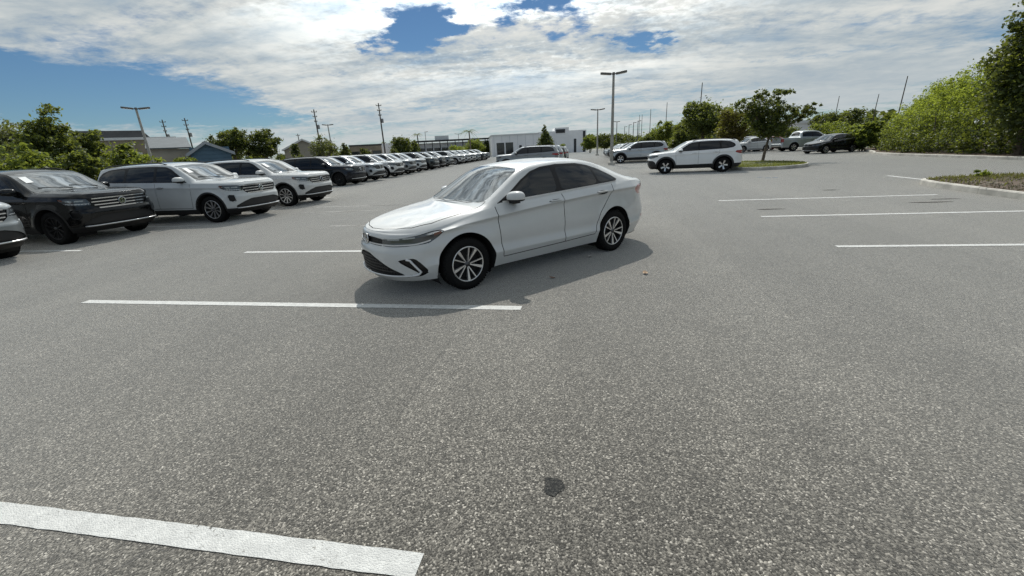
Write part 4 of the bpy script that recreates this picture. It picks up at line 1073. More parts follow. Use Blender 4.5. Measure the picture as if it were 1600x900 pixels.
# ---- kerbed islands
def ring_offset(pl, d):
    n = len(pl); out = []
    for i in range(n):
        a, b, c = Vector(pl[i-1]), Vector(pl[i]), Vector(pl[(i+1) % n]); e1 = (b-a).normalized(); e2 = (c-b).normalized()
        n1 = Vector((-e1.y, e1.x)); n2 = Vector((-e2.y, e2.x)); m_ = (n1+n2); m_ = m_/max(.5, m_.length_squared)*2
        out.append((b.x+m_.x*d*.5*1.0, b.y+m_.y*d*.5))
    return out
def island(name, pl, lab, soilmat, soilname, h=.16, w=.20, bulge=.06):
    """pl counter-clockwise outline"""
    root = empty(name, (sum(p[0] for p in pl)/len(pl), sum(p[1] for p in pl)/len(pl), 0)); tag(root, lab, 'traffic island')
    ox, oy = root.location.x, root.location.y; pl = [(x-ox, y-oy) for x, y in pl]
    inn = ring_offset(pl, w); o2 = ring_offset(pl, .03); n = len(pl)
    # kerb stones about a metre long, as pieces with joints
    L = [0]
    for i in range(n): L.append(L[-1]+math.dist(pl[i], pl[(i+1) % n]))
    cuts = max(4, int(L[-1]/1.5)); k0 = 0
    def lerp2(ring, s_):
        s_ %= L[-1]
        for i in range(n):
            if L[i] <= s_ <= L[i+1]:
                f = (s_-L[i])/max(1e-6, L[i+1]-L[i]); a, b = ring[i], ring[(i+1) % n]; return (a[0]+(b[0]-a[0])*f, a[1]+(b[1]-a[1])*f)
        return ring[0]
    for c in range(cuts):
        s0, s1 = L[-1]*c/cuts+.006, L[-1]*(c+1)/cuts-.006; mb = MB(); vs = []; m_ = 6; dz = rnd.uniform(-.004, .004)
        for j in range(m_+1):
            s_ = s0+(s1-s0)*j/m_; a, a2, b = lerp2(pl, s_), lerp2(o2, s_), lerp2(inn, s_)
            vs += [(a[0], a[1], -.02), (a[0], a[1], h-.03+dz), (a2[0], a2[1], h+dz), (b[0], b[1], h+dz), (b[0], b[1], -.02)]
        fs = []
        for j in range(m_):
            for k in range(4): fs.append((j*5+k, (j+1)*5+k, (j+1)*5+k+1, j*5+k+1))
        fs += [(0, 1, 2, 3, 4), tuple(m_*5+k for k in (4, 3, 2, 1, 0))]
        mb.add(vs, fs); mb.build('kerb_stone', CONC, root)
    cx = sum(p[0] for p in inn)/n; cy = sum(p[1] for p in inn)/n; vs = []; R_ = 7
    for r in range(R_):
        f = 1-r/R_
        for p in inn: vs.append((cx+(p[0]-cx)*f, cy+(p[1]-cy)*f, h-.025+bulge*(1-f*f)+rnd.uniform(-.012, .012)))
    vs.append((cx, cy, h+bulge)); fs = []
    for r in range(R_-1):
        for i in range(n): fs.append((r*n+i, r*n+(i+1) % n, (r+1)*n+(i+1) % n, (r+1)*n+i))
    for i in range(n): fs.append(((R_-1)*n+i, (R_-1)*n+(i+1) % n, len(vs)-1))
    from_pd(soilname, vs, fs, soilmat, root, True)
    return root, [(x+ox, y+oy) for x, y in inn]
def rounded(pl, it=3): return rpoly(pl, it, .25)
isl_tree, in_tree = island('tree_island', rounded([(7.2, 23.0), (10.4, 23.5), (11.9, 25.6), (11.4, 28.2), (9.6, 29.6), (7.0, 29.0)], 2), 'kerbed grass island with the small tree behind the white compact SUV', TURF, 'turf')
isl_mulch, in_mulch = island('mulch_island', rounded([(9.55, 3.0), (17.5, 3.0), (17.5, 15.6), (10.6, 15.6), (9.5, 14.4)], 2), 'kerbed island of brown mulch at the right edge', SOIL, 'mulch')
hb, in_hedge = island('hedge_bed', rounded([(20.0, 10.0), (48.0, 10.0), (48.0, 46.0), (24.5, 46.0), (21.0, 36.5), (18.9, 33.2)], 2), 'long kerbed bed under the overgrown hedge on the right', SOIL, 'bed_soil', h=.15, bulge=.0)
def inpoly(x, y, pl):
    ins = False; j = len(pl)-1
    for i in range(len(pl)):
        if (pl[i][1] > y) != (pl[j][1] > y) and x < (pl[j][0]-pl[i][0])*(y-pl[i][1])/(pl[j][1]-pl[i][1])+pl[i][0]: ins = not ins
        j = i
    return ins
# ---------------------------------------------------------------- vegetation
import numpy as np
NR = np.random.RandomState(5)
def leafmat(name, dark, light, trans=.35, yellow=None):
    if name in MATS: return MATS[name]
    m, t, b = newmat(name)
    ge = t.n('ShaderNodeNewGeometry'); r = ge.outputs['Random Per Island']
    tcn = t.n('ShaderNodeTexCoord'); nz = t.noise(tcn.outputs['Object'], .55, 4, .6)
    f = t.math('ADD', t.math('MULTIPLY', r, .6), t.math('MULTIPLY', t.sstep(nz, .3, .7), .4))
    c = t.ramp(f, [(0, dark), (.6, [(a+c2)/2 for a, c2 in zip(dark, light)]), (1, light)])
    if yellow: c = t.mix(t.math('MULTIPLY', t.sstep(t.noise(tcn.outputs['Object'], .9, 3), .5, .64), .85), c, yellow)
    t.l(c, b.inputs['Base Color']); b.inputs['Roughness'].default_value = .55; b.inputs['Specular IOR Level'].default_value = .35
    tr = t.n('ShaderNodeBsdfTranslucent'); cc = t.mix(.5, c, (.46, .52, .06)); t.l(cc, tr.inputs[0])
    ms = t.n('ShaderNodeMixShader'); ms.inputs[0].default_value = trans; t.l(b.outputs[0], ms.inputs[1]); t.l(tr.outputs[0], ms.inputs[2])
    out = [n for n in m.node_tree.nodes if n.type == 'OUTPUT_MATERIAL'][0]; t.l(ms.outputs[0], out.inputs[0])
    MATS[name] = m; return m
LEAF = leafmat('leaf_green', (.042, .070, .018), (.125, .18, .040), .5)
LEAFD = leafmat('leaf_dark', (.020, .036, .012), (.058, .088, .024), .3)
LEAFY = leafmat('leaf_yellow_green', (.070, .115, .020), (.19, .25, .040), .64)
LEAFO = leafmat('leaf_russet', (.060, .050, .016), (.135, .090, .026), .35)
LEAFM = leafmat('leaf_mid_green', (.030, .050, .018), (.085, .118, .042), .4)
LEAFG = leafmat('leaf_grey_green', (.040, .052, .030), (.095, .110, .062), .3)
BARK = simple('bark', (.13, .105, .08), .95, vary=.4, vscale=9, bump=.8, bscale=30)
PALMB = simple('palm_bark', (.20, .17, .13), .95, vary=.3, vscale=12, bump=.8, bscale=20)
def leaves_mesh(name, C, S, mat, up=.35, bend=True):
    """C: (n,3) leaf centres, S: (n,) sizes -> mesh of pointed leaf quads"""
    n = len(C); d = NR.normal(size=(n, 3)); d[:, 2] *= .7; d /= np.linalg.norm(d, axis=1)[:, None]
    e = NR.normal(size=(n, 3)); e[:, 2] += up; e -= d*(e*d).sum(1)[:, None]; e /= np.linalg.norm(e, axis=1)[:, None]+1e-9
    w = np.cross(d, e); S = S[:, None]
    # a folded pointed leaf: base, two sides lifted, tip
    v = np.empty((n, 4, 3)); v[:, 0] = C-d*S*.55; v[:, 1] = C+w*S*.30+e*S*.06; v[:, 2] = C+d*S*.55; v[:, 3] = C-w*S*.30+e*S*.06
    me = bpy.data.meshes.new(name); me.vertices.add(n*4); me.vertices.foreach_set('co', v.ravel())
    me.loops.add(n*4); me.loops.foreach_set('vertex_index', np.arange(n*4)); me.polygons.add(n)
    me.polygons.foreach_set('loop_start', np.arange(n)*4); me.polygons.foreach_set('loop_total', np.full(n, 4)); me.update(calc_edges=True)
    me.materials.append(mat); return me
def crown_points(blobs, n, clump=.22, per=26, hollow=.45):
    """blobs: (centre, radii); leaves gathered in clumps in the outer part of each"""
    vol = np.array([r[0]*r[1]*r[2] for _, r in blobs])**.72; vol /= vol.sum(); out = []
    for (c, r), f in zip(blobs, vol):
        k = max(2, int(n*f/per)); d = NR.normal(size=(k, 3)); d /= np.linalg.norm(d, axis=1)[:, None]
        q = hollow+(1-hollow)*NR.rand(k)**.6; q *= 1+.16*NR.normal(size=k)*.7; cc = np.array(c)+d*np.array(r)*q[:, None]
        cl = clump*np.cbrt(r[0]*r[1]*r[2])*(0.6+.8*NR.rand(k))
        p = NR.normal(size=(k, per, 3))*cl[:, None, None]*.62; p[:, :, 2] *= .75; out.append((cc[:, None, :]+p).reshape(-1, 3))
    return np.concatenate(out)
def tree(name, loc, label, cat, height, blobs, n, leaf, mat, trunk=.16, lean=(0, 0), group=None, limbs=6, clump=.22, per=26, stems=1, hollow=.45, bark=None):
    """blobs in units: x,y metres from the base, z metres"""
    root = empty(name, loc); tag(root, label, cat, group)
    C = crown_points(blobs, n, clump, per, hollow); C[:, 2] = np.maximum(C[:, 2], .08)
    o = bpy.data.objects.new('crown', leaves_mesh('crown', C, leaf*(.65+.7*NR.rand(len(C))), mat)); COL.objects.link(o); o.parent = root
    mb = MB(); zc = min(b[0][2] for b in blobs); top = max(b[0][2] for b in blobs)
    for s_ in range(stems):
        a = 2*pi*s_/max(1, stems)+rnd.random(); ox, oy = (0, 0) if stems == 1 else (.12*cos(a), .12*sin(a))
        fk = Vector((lean[0]*zc+ox*4, lean[1]*zc+oy*4, zc*.75))
        mb.tube([(ox, oy, -.06), (ox+lean[0]*zc*.4, oy+lean[1]*zc*.4, zc*.4), fk], [trunk*1.15/sqrt(stems), trunk*.9/sqrt(stems), trunk*.72/sqrt(stems)], 8, False)
        for k in range(max(2, limbs//stems)):
            c, r = blobs[rnd.randrange(len(blobs))]
            e = Vector((c[0]+rnd.uniform(-.6, .6)*r[0], c[1]+rnd.uniform(-.6, .6)*r[1], c[2]+rnd.uniform(-.3, .6)*r[2]))
            md = fk.lerp(e, .5)+Vector((0, 0, rnd.uniform(-.05, .12)*height)); mb.tube([fk, md, e], [trunk*.5/sqrt(stems), trunk*.3/sqrt(stems), trunk*.08], 6, False)
    mb.build('trunk', bark or BARK, root, True); return root
def crown_auto(w, h, z0, k, seed, flat=1.0):
    """k lobes filling a crown of width w and height h whose bottom is at z0"""
    r = random.Random(seed); out = [((0, 0, z0+h*.48), (w*.34, w*.34*flat, h*.40))]
    for i in range(k):
        a = 2*pi*i/k+r.uniform(-.4, .4); q = r.uniform(.18, .36)*w; zz = z0+h*r.uniform(.22, .86); s_ = r.uniform(.13, .21)
        if zz > z0+h*.65: q *= .6
        out.append(((q*cos(a), q*sin(a)*flat, zz), (w*s_, w*s_*flat, h*r.uniform(.12, .2))))
    return out
def by_px(px, D): return at(px, D)
def pxw(w, D): return w*D*.92/F            # width in metres of so many pixels at that distance (near the axis)
# ---- island tree
p = gpt(1191, 255.5); D0 = sqrt(p.x**2+p.y**2)
H = lambda py, px=1200: hgt(px, py, D0)
bl = [((.1, 0, 3.0), (1.05, 1.0, 1.0)), ((-.1, .1, 4.2), (.95, .9, .95)), ((-1.35, 0, 4.55), (.55, .55, .55)), ((.55, 0, 5.2), (.5, .5, .45)), ((-.45, 0, 5.25), (.45, .45, .45)), ((1.0, .2, 3.8), (.6, .6, .6)), ((-.8, 0, 3.4), (.6, .6, .7)), ((1.95, .3, 3.7), (.6, .55, .45)), ((1.5, .2, 3.3), (.45, .45, .35)), ((2.35, .3, 4.15), (.32, .32, .22)), ((.15, -.2, 2.5), (.8, .8, .6))]
KZ = (hgt(1205, 138, D0)-.2)/5.65; KX = pxw(112, D0)/4.6
bl = [((c[0]*KX, c[1]*KX, c[2]*KZ), (r[0]*KX, r[1]*KX, r[2]*KZ*1.05)) for c, r in bl]
tree('island_tree', (p.x, p.y, .16), 'small leafy tree with a leaning trunk on the kerbed grass island', 'tree', 5.5, bl, 10500, .125, LEAFD, .085, (.10, 0), limbs=18, clump=.21, per=20)
# grass on the tree island
n = 9000; G_ = []
while len(G_) < n:
    x, y = rnd.uniform(7, 12), rnd.uniform(23, 30)
    if inpoly(x, y, in_tree): G_.append((x, y))
def grass(name, pts, z, h, mat, lab, parent=None):
    P = np.array(pts); n = len(P); a = NR.rand(n)*6.28; hh = h*(.5+NR.rand(n)); w = .010+.012*NR.rand(n)
    b = np.c_[P, np.full(n, z)]; dx_ = np.c_[np.cos(a)*w, np.sin(a)*w, np.zeros(n)]; ti = b+np.c_[NR.normal(size=n)*h*.4, NR.normal(size=n)*h*.4, hh]
    v = np.stack([b-dx_, b+dx_, ti], 1).reshape(-1, 3); me = bpy.data.meshes.new(name); me.from_pydata(v.tolist(), [], np.arange(n*3).reshape(-1, 3).tolist()); me.materials.append(mat)
    o = bpy.data.objects.new(name, me); COL.objects.link(o); tag(o, lab, 'grass', kind='stuff'); return o
GRASS = leafmat('grass_blades', (.060, .070, .020), (.150, .150, .055), .35)
grass('grass', G_, .14, .07, GRASS, 'short dry grass growing on the tree island')
G_ = []
while len(G_) < 2200:
    x, y = rnd.uniform(9.7, 16.5), 15.5-abs(rnd.gauss(0, 1.1))
    if inpoly(x, y, in_mulch): G_.append((x, y))
grass('grass', G_, .15, .07, leafmat('dry_grass_blades', (.085, .075, .035), (.19, .165, .08), .3), 'thin dry grass along the far edge of the mulch island')
# mulch chips on the near island
n = 9000; G_ = []
while len(G_) < n:
    x, y = rnd.uniform(9.6, 15.5), rnd.uniform(8.5, 15.6)
    if inpoly(x, y, in_mulch): G_.append((x, y))
C = np.c_[np.array(G_), .15+.04*NR.rand(n)]
CHIP = leafmat('mulch_chip', (.055, .050, .030), (.15, .135, .08), .05)
o = bpy.data.objects.new('mulch_chips', leaves_mesh('mulch_chips', C, .022+.03*NR.rand(n), CHIP)); COL.objects.link(o); tag(o, 'brown bark chips and dead leaves covering the right island', 'mulch', kind='stuff')
tw = MB(); q = gpt(1545, 289, .22); tw.tube([q+Vector((-.25, -.1, .0)), q+Vector((.05, .05, .03)), q+Vector((.28, .12, .10))], [.012, .010, .006], 5); tw.tube([q+Vector((.05, .05, .03)), q+Vector((.30, -.12, .0))], [.008, .004], 5)
tag(tw.build('fallen_twig', simple('dead_twig', (.30, .26, .2), .9)), 'pale fallen twig lying on the brown mulch island', 'twig')
tree('weed_tuft', (11.6, 15.1, .13), 'small green weed tuft on the far edge of the mulch island', 'weed', .3, [((0, 0, .12), (.25, .25, .12))], 160, .09, LEAFY, .01, limbs=2)
tree('weed_tuft', (14.2, 15.0, .13), 'wider green weed tuft farther right on the mulch island', 'weed', .3, [((0, 0, .12), (.5, .3, .13))], 240, .09, LEAFY, .01, limbs=2)

# ---- overgrown hedge on the right: shrubs grown together
hr = random.Random(3); k = 0
hroot = empty('hedge', (22.5, 28, .15)); tag(hroot, 'tall overgrown green hedge bank along the right kerb', 'hedge')
lob = []
def kerb_x(y): return 19.35+max(0, (33-y))*.075+max(0, y-33)*.50
y = 8.0
while y < 47:
    base = kerb_x(y); hmax = 4.5 if y < 30 else max(2.7, 4.5-(y-30)*.10)
    for lay in range(4):
        f = lay/3; zz = .45+hmax*f*.80; xx = base+1.15+f*2.3+hr.uniform(-.35, .35); r = hr.uniform(.8, 1.35)
        lob.append(((xx-22.5, y-28+hr.uniform(-.5, .5), zz), (r, r*1.15, r*.85)))
    for q_ in (1.0, 2.0, 3.2): lob.append(((base+q_-22.5, y-28+hr.uniform(-.4, .4), .55), (.85, .9, .6)))
    lob.append(((base+4.8-22.5+hr.uniform(-.5, .8), y-28, hmax*.80+hr.uniform(-.3, .4)), (1.5, 1.4, 1.2)))
    y += hr.uniform(.9, 1.35)
half = len(lob)
C = crown_points(lob, 210000, .19, 30, .55); C = C[C[:, 2] > .02]
# sunlit top and shaded foot of the hedge are put into leaf colours
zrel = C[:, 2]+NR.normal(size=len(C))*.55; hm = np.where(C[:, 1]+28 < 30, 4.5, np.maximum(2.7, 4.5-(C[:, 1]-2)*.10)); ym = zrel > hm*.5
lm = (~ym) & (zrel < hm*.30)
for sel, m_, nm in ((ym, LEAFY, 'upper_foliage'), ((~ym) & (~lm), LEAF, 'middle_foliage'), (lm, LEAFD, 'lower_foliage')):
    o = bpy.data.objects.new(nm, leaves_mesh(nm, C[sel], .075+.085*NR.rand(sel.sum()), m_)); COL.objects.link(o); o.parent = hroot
mb = MB()
for i in range(46):
    y = 9+37*i/46; b = Vector((kerb_x(y)+1.4+hr.uniform(0, 1.5)-22.5, y-28, 0)); e = b+Vector((hr.uniform(-.3, 1.4), hr.uniform(-.8, .8), hr.uniform(2.0, 3.2))); mb.tube([b, b.lerp(e, .5)+Vector((.1, 0, .1)), e], [.05, .035, .012], 5, False)
mb.build('stems', BARK, hroot)
dk = by_px(1606, 33); dk = Vector((dk.x, dk.y, .1))
tree('dark_tree', dk, 'tall dark dense tree rising above the hedge at the right edge', 'tree', 8, [((0, 0, 2.6), (1.7, 1.7, 1.7)), ((-.6, 0, 4.2), (1.3, 1.5, 1.0)), ((0, .4, 5.2), (1.3, 1.4, 1.0)), ((-.9, .2, 5.9), (.7, .8, .55)), ((-.2, 0, 6.7), (1.0, 1.0, .75)), ((-.9, 0, 3.3), (1.0, 1.2, .9)), ((1.2, 0, 4.8), (1.6, 1.5, 1.5)), ((.6, 0, 7.4), (1.2, 1.2, .8))], 26000, .17, LEAFD, .22, limbs=10, clump=.24)
for (px, top, D, w, mt, lab) in ((1352, 190, 46, 34, LEAF, 'rounded shrub at the far end of the hedge behind the black sedan'), (1325, 197, 52, 46, LEAF, 'pale green shrub behind the black sedan'), (1292, 186, 60, 60, LEAF, 'light green shrub between the pickup and the black sedan')):
    q = by_px(px, D); h_ = hgt(px, top, D); W_ = pxw(w, D)*1.3
    tree('shrub', q, lab, 'shrub', h_, crown_auto(W_, h_, 0, 9, px), 5000, .2, mt, .08, group='shrubs at the right end of the lot', stems=3)

# ---- trees of the middle and far distance: pixel column, top row, distance, width in px, clear stem share
TL = [
 (1098, 150, 62, 78, .22, LEAFM, 'broad oak behind the white compact SUV', 12000, .24, 10),
 (1146, 160, 52, 62, .15, LEAFO, 'russet brown tree left of the island tree', 10000, .20, 9),
 (1075, 175, 72, 44, .1, LEAFD, 'dark tree at the left edge of the broad oak', 6000, .25, 8),
 (1036, 181, 66, 40, .15, LEAF, 'light green young tree above the silver compact SUV', 5000, .2, 8),
 (1015, 203, 80, 44, .05, LEAFM, 'low green tree left of the light green young tree', 5000, .25, 8),
 (1062, 200, 60, 40, .05, LEAFM, 'low bushy tree behind the white compact SUV hood', 5000, .2, 8),
 (922, 211, 88, 30, .1, LEAF, 'yellow green tree at the right end of the white dealership', 4500, .26, 7),
 (945, 206, 110, 44, .05, LEAFD, 'dark far tree right of the tall lamp post pair', 4500, .3, 8),
 (975, 207, 120, 60, .05, LEAFD, 'dark far trees clump between the small lamp posts', 5000, .32, 9),
 (852, 196, 80, 40, .03, LEAFD, 'cone shaped dark evergreen in front of the white dealership', 9000, .22, 0),
 (879, 222, 84, 12, .2, LEAFY, 'tiny young tree beside the cone shaped evergreen', 1200, .2, 5),
 (742, 216, 112, 46, .1, LEAF, 'leafy trees under the tall palm', 4500, .3, 9),
 (765, 218, 118, 30, .1, LEAFD, 'dark tree at the left corner of the white dealership', 3000, .3, 7),
 (716, 224, 88, 36, .02, LEAFY, 'yellow green shrub in front of the low white building', 3600, .24, 7),
 (628, 211, 84, 46, .1, LEAFD, 'dark bushy tree in front of the white showroom wall', 7000, .25, 9),
 (649, 214, 86, 20, .1, LEAFD, 'narrow dark tree right of the bushy one', 2600, .25, 6),
 (617, 229, 78, 24, .0, LEAFG, 'olive shrub at the foot of the dark bushy tree', 2400, .22, 6),
 (541, 218, 66, 20, .05, LEAFD, 'dark narrow evergreen right of the sparse tree', 4200, .18, 6),
 (571, 227, 70, 22, .0, LEAFD, 'low dark bush in front of the tan wall', 2600, .2, 6),
 (508, 203, 58, 50, .18, LEAFG, 'sparse grey green tree in front of the tan gable', 4200, .17, 10),
 (464, 217, 66, 16, .1, LEAFD, 'slim dark tree beside the tan gable building', 2600, .2, 6),
 (471, 233, 62, 26, .0, LEAFG, 'olive bush left of the sparse grey green tree', 2200, .2, 6),
 (418, 197, 74, 48, .28, LEAFD, 'oak with hanging moss, the right one of the pair', 8000, .25, 11),
 (369, 194, 74, 52, .25, LEAFD, 'oak with dense crown, the left one of the pair', 9000, .25, 11),
 (337, 206, 84, 34, .2, LEAFD, 'dark tree behind the blue gable roof', 4200, .27, 8),
 (293, 236, 47, 34, .0, LEAF, 'round green bush in front of the blue gable house', 3600, .15, 7),
 (1290, 170, 105, 50, .2, LEAFD, 'far dark tree behind the pickup', 4500, .34, 9),
 (1325, 168, 110, 44, .2, LEAFD, 'farthest dark tree near the leaning poles', 4500, .34, 9),
 (1225, 196, 80, 60, .0, LEAFM, 'green bushes behind the pickup', 4500, .24, 8),
 (1175, 200, 74, 44, .0, LEAFD, 'dark bushes behind the white parked cars', 4000, .24, 8),
]
for (px, top, D, w, cl, mt, lab, nn_, lf, k) in TL:
    q = by_px(px, D); h_ = hgt(px, top, D); W_ = pxw(w, D)*1.12
    if k == 0:
        bl = [((0, 0, h_*f), (W_*.5*(1.05-f)*.9, W_*.5*(1.05-f)*.9, h_*.13)) for f in (.12, .24, .36, .48, .60, .72, .83, .92)]; nm = 'evergreen_tree'
    else: bl = crown_auto(W_*.86, h_*(1-cl)*.93, h_*cl, k, px); nm = 'bush' if cl < .03 else 'tree'
    tree(nm, q, lab, 'bush' if nm == 'bush' else 'tree', h_, bl, nn_, lf, mt, .04*h_ if cl > .1 else .12, group='trees around the lot', limbs=9, clump=.26 if lf < .25 else .3, per=20)
# moss strands under the right oak
# ---- shrubs on the left behind the sport utilities
for (px, top, D, w, mt, lab, nn_) in ((12, 166, 36, 110, LEAFG, 'dull green tree at the far left edge', 9000), (92, 164, 27, 96, LEAFM, 'tall bright green shrub behind the black sport utility', 15000), (150, 187, 28.5, 66, LEAFM, 'bushy shrub right of the tallest left shrub', 9000), (200, 213, 27, 90, LEAF, 'low yellow green shrub behind the silver sport utility', 9000), (45, 205, 24, 130, LEAF, 'low bright shrub behind the black sport utility roof', 9000), (130, 222, 24.5, 90, LEAFM, 'low dark green shrub between the black and silver sport utilities', 7000)):
    q = by_px(px, D); h_ = hgt(px, top, D); W_ = pxw(w, D)*.72
    tree('shrub', q, lab, 'shrub', h_, crown_auto(W_, h_*.98, -.1, 12, px+3), nn_, .13, mt, .08, group='shrubs behind the left row', stems=3, clump=.24)
# ---- palms
def palm(px, top, D, lab, crown=1.9, nf=16):
    q = by_px(px, D); h_ = hgt(px, top, D)-crown*.35; root = empty('palm_tree', q); tag(root, lab, 'palm', 'palms beyond the left row')
    mb = MB(); mb.tube([(0, 0, -.1), (.1, 0, h_*.5), (0, 0, h_)], [.2, .16, .15], 8, False); mb.build('trunk', PALMB, root, True)
    vs = []; fs = []
    for k in range(nf):
        a = 2*pi*k/nf+rnd.uniform(-.2, .2); el = rnd.uniform(-.1, 1.0); L = crown*rnd.uniform(.85, 1.15); prev = None
        for j in range(9):
            t = j/8; r = L*t*cos(el*(1-.5*t)); z = h_+L*(sin(el)*t-1.0*t*t*.75)
            c = Vector((r*cos(a), r*sin(a), z)); sd_v = Vector((-sin(a), cos(a), 0)); w = .42*crown*.5*(sin(pi*min(1, t*1.05+.06))+.05)
            for sg in (-1, 1):                           # leaflets
                b0 = len(vs); tipv = c+sd_v*sg*w+Vector((cos(a)*.25*w, sin(a)*.25*w, -.45*w)); along = Vector((cos(a), sin(a), 0))*.05*crown
                vs += [c, c+along, tipv]; fs.append((b0, b0+1, b0+2))
            if prev is not None:
                b0 = len(vs); vs += [prev-Vector((0, 0, .03)), prev+Vector((0, 0, .03)), c+Vector((0, 0, .02)), c-Vector((0, 0, .02))]; fs.append((b0, b0+1, b0+2, b0+3))
            prev = c
    from_pd('fronds', vs, fs, LEAFD, root); return root
palm(735, 200, 108, 'tall palm left of the white dealership', 2.3)
palm(655, 207, 118, 'small palm above the low white building', 1.6)
# ---- a far line of woods behind everything
C = []
for (a0, a1, D, h0) in ((-70, -20, 190, 7.0), (-20, 8, 230, 6.5), (8, 50, 170, 7.5)):
    n = 5200
    az = NR.uniform(radians(a0), radians(a1), n); d_ = D+NR.normal(size=n)*6; lump = h0*(.62+.25*np.sin(az*41)+.16*np.sin(az*97+1)+.1*np.sin(az*190)); C.append(np.c_[np.sin(az)*d_, np.cos(az)*d_, NR.rand(n)**.8*lump])
C = np.concatenate(C); o = bpy.data.objects.new('distant_woods', leaves_mesh('distant_woods', C, 1.0+1.2*NR.rand(len(C)), LEAFD)); COL.objects.link(o); tag(o, 'far line of dark woods along the horizon', 'woods', kind='stuff')
# ---------------------------------------------------------------- buildings
TAN = simple('tan_stucco', (.30, .255, .185), .9, vary=.12, vscale=.5)
TAN2 = simple('pale_tan_stucco', (.36, .33, .27), .9, vary=.12, vscale=.5)
WHITEW = simple('white_wall_panel', (.90, .90, .90), .7, vary=.05, vscale=.4)
TRIMW = simple('white_trim', (.70, .71, .70), .6)
BLUEW = simple('blue_siding', (.085, .15, .21), .8, vary=.08, vscale=1)
ROOFG = simple('grey_metal_roof', (.085, .10, .11), .6, .2, vary=.12, vscale=1.2)
ROOFD = simple('dark_roof', (.055, .058, .060), .8, vary=.2, vscale=.6)
WIN = glass_dark('window_glass', (.02, .024, .028), .06)
DFRAME = simple('dark_frame', (.03, .032, .035), .5)
def bframe(name, px0, D0, px1, D1, lab, cat='building'):
    A, B = at(px0, D0), at(px1, D1); d = B-A; L = d.length
    root = empty(name, A, atan2(d.y, d.x)); tag(root, lab, cat); return root, L
def bx(root, nm, mat, *a):
    mb = MB(); mb.box(*a); return mb.build(nm, mat, root)
def window(root, x0, x1, z0, z1, mull=0, fr=.08, matf=None):
    f = MB(); f.box(x0, x1, -.05, .02, z0, z0+fr); f.box(x0, x1, -.05, .02, z1-fr, z1); f.box(x0, x0+fr, -.05, .02, z0+fr, z1-fr); f.box(x1-fr, x1, -.05, .02, z0+fr, z1-fr)
    for k in range(mull): 
        c = x0+(x1-x0)*(k+1)/(mull+1); f.box(c-.03, c+.03, -.04, .02, z0+fr, z1-fr)
    w = f.build('window', matf or DFRAME, root); p = MB(); p.box(x0+fr, x1-fr, -.012, .0-.004, z0+fr, z1-fr); p.build('pane', WIN, w); return w
# tan warehouse behind the left shrubs
r, L = bframe('warehouse', -220, 66, 285, 62, 'long tan warehouse with white roof edge behind the left shrubs'); h = hgt(150, 214, 60)
bx(r, 'wall', TAN, 0, L, 0, 20, -.1, h-.25); bx(r, 'roof_edge', TRIMW, -.15, L+.15, -.15, 20.1, h-.25, h)
for k in range(1, 12): bx(r, 'downpipe', TAN2, L*k/12-.06, L*k/12+.06, -.1, .0, 0, h-.26)
for k in (3, 6, 8): bx(r, 'loading_door', TRIMW, L*k/12+.8, L*k/12+4.2, -.05, .0, 0, 3.2)
r, L = bframe('dark_roofed_block', 130, 92, 243, 92, 'grey block with a dark mansard roof behind the tan warehouse'); h = hgt(190, 204, 92)
bx(r, 'wall', TAN2, 0, L, 0, 14, -.1, h-1.0); mb = MB(); mb.prism([(-.4, h-1.0), (L+.4, h-1.0), (L-.2, h), (.2, h)], 0, 0.01) if False else None
mb.add([(-.4, -.4, h-1.05), (L+.4, -.4, h-1.05), (L+.4, 14, h-1.05), (-.4, 14, h-1.05), (0, .3, h), (L-.3, .3, h), (L-.3, 13.5, h), (0, 13.5, h)], [(0, 1, 5, 4), (1, 2, 6, 5), (2, 3, 7, 6), (3, 0, 4, 7), (4, 5, 6, 7), (3, 2, 1, 0)]); mb.build('roof', ROOFD, r)
for k in range(5): window(r, L*(k+.5)/5-.8, L*(k+.5)/5+.8, h-3.6, h-2.0)
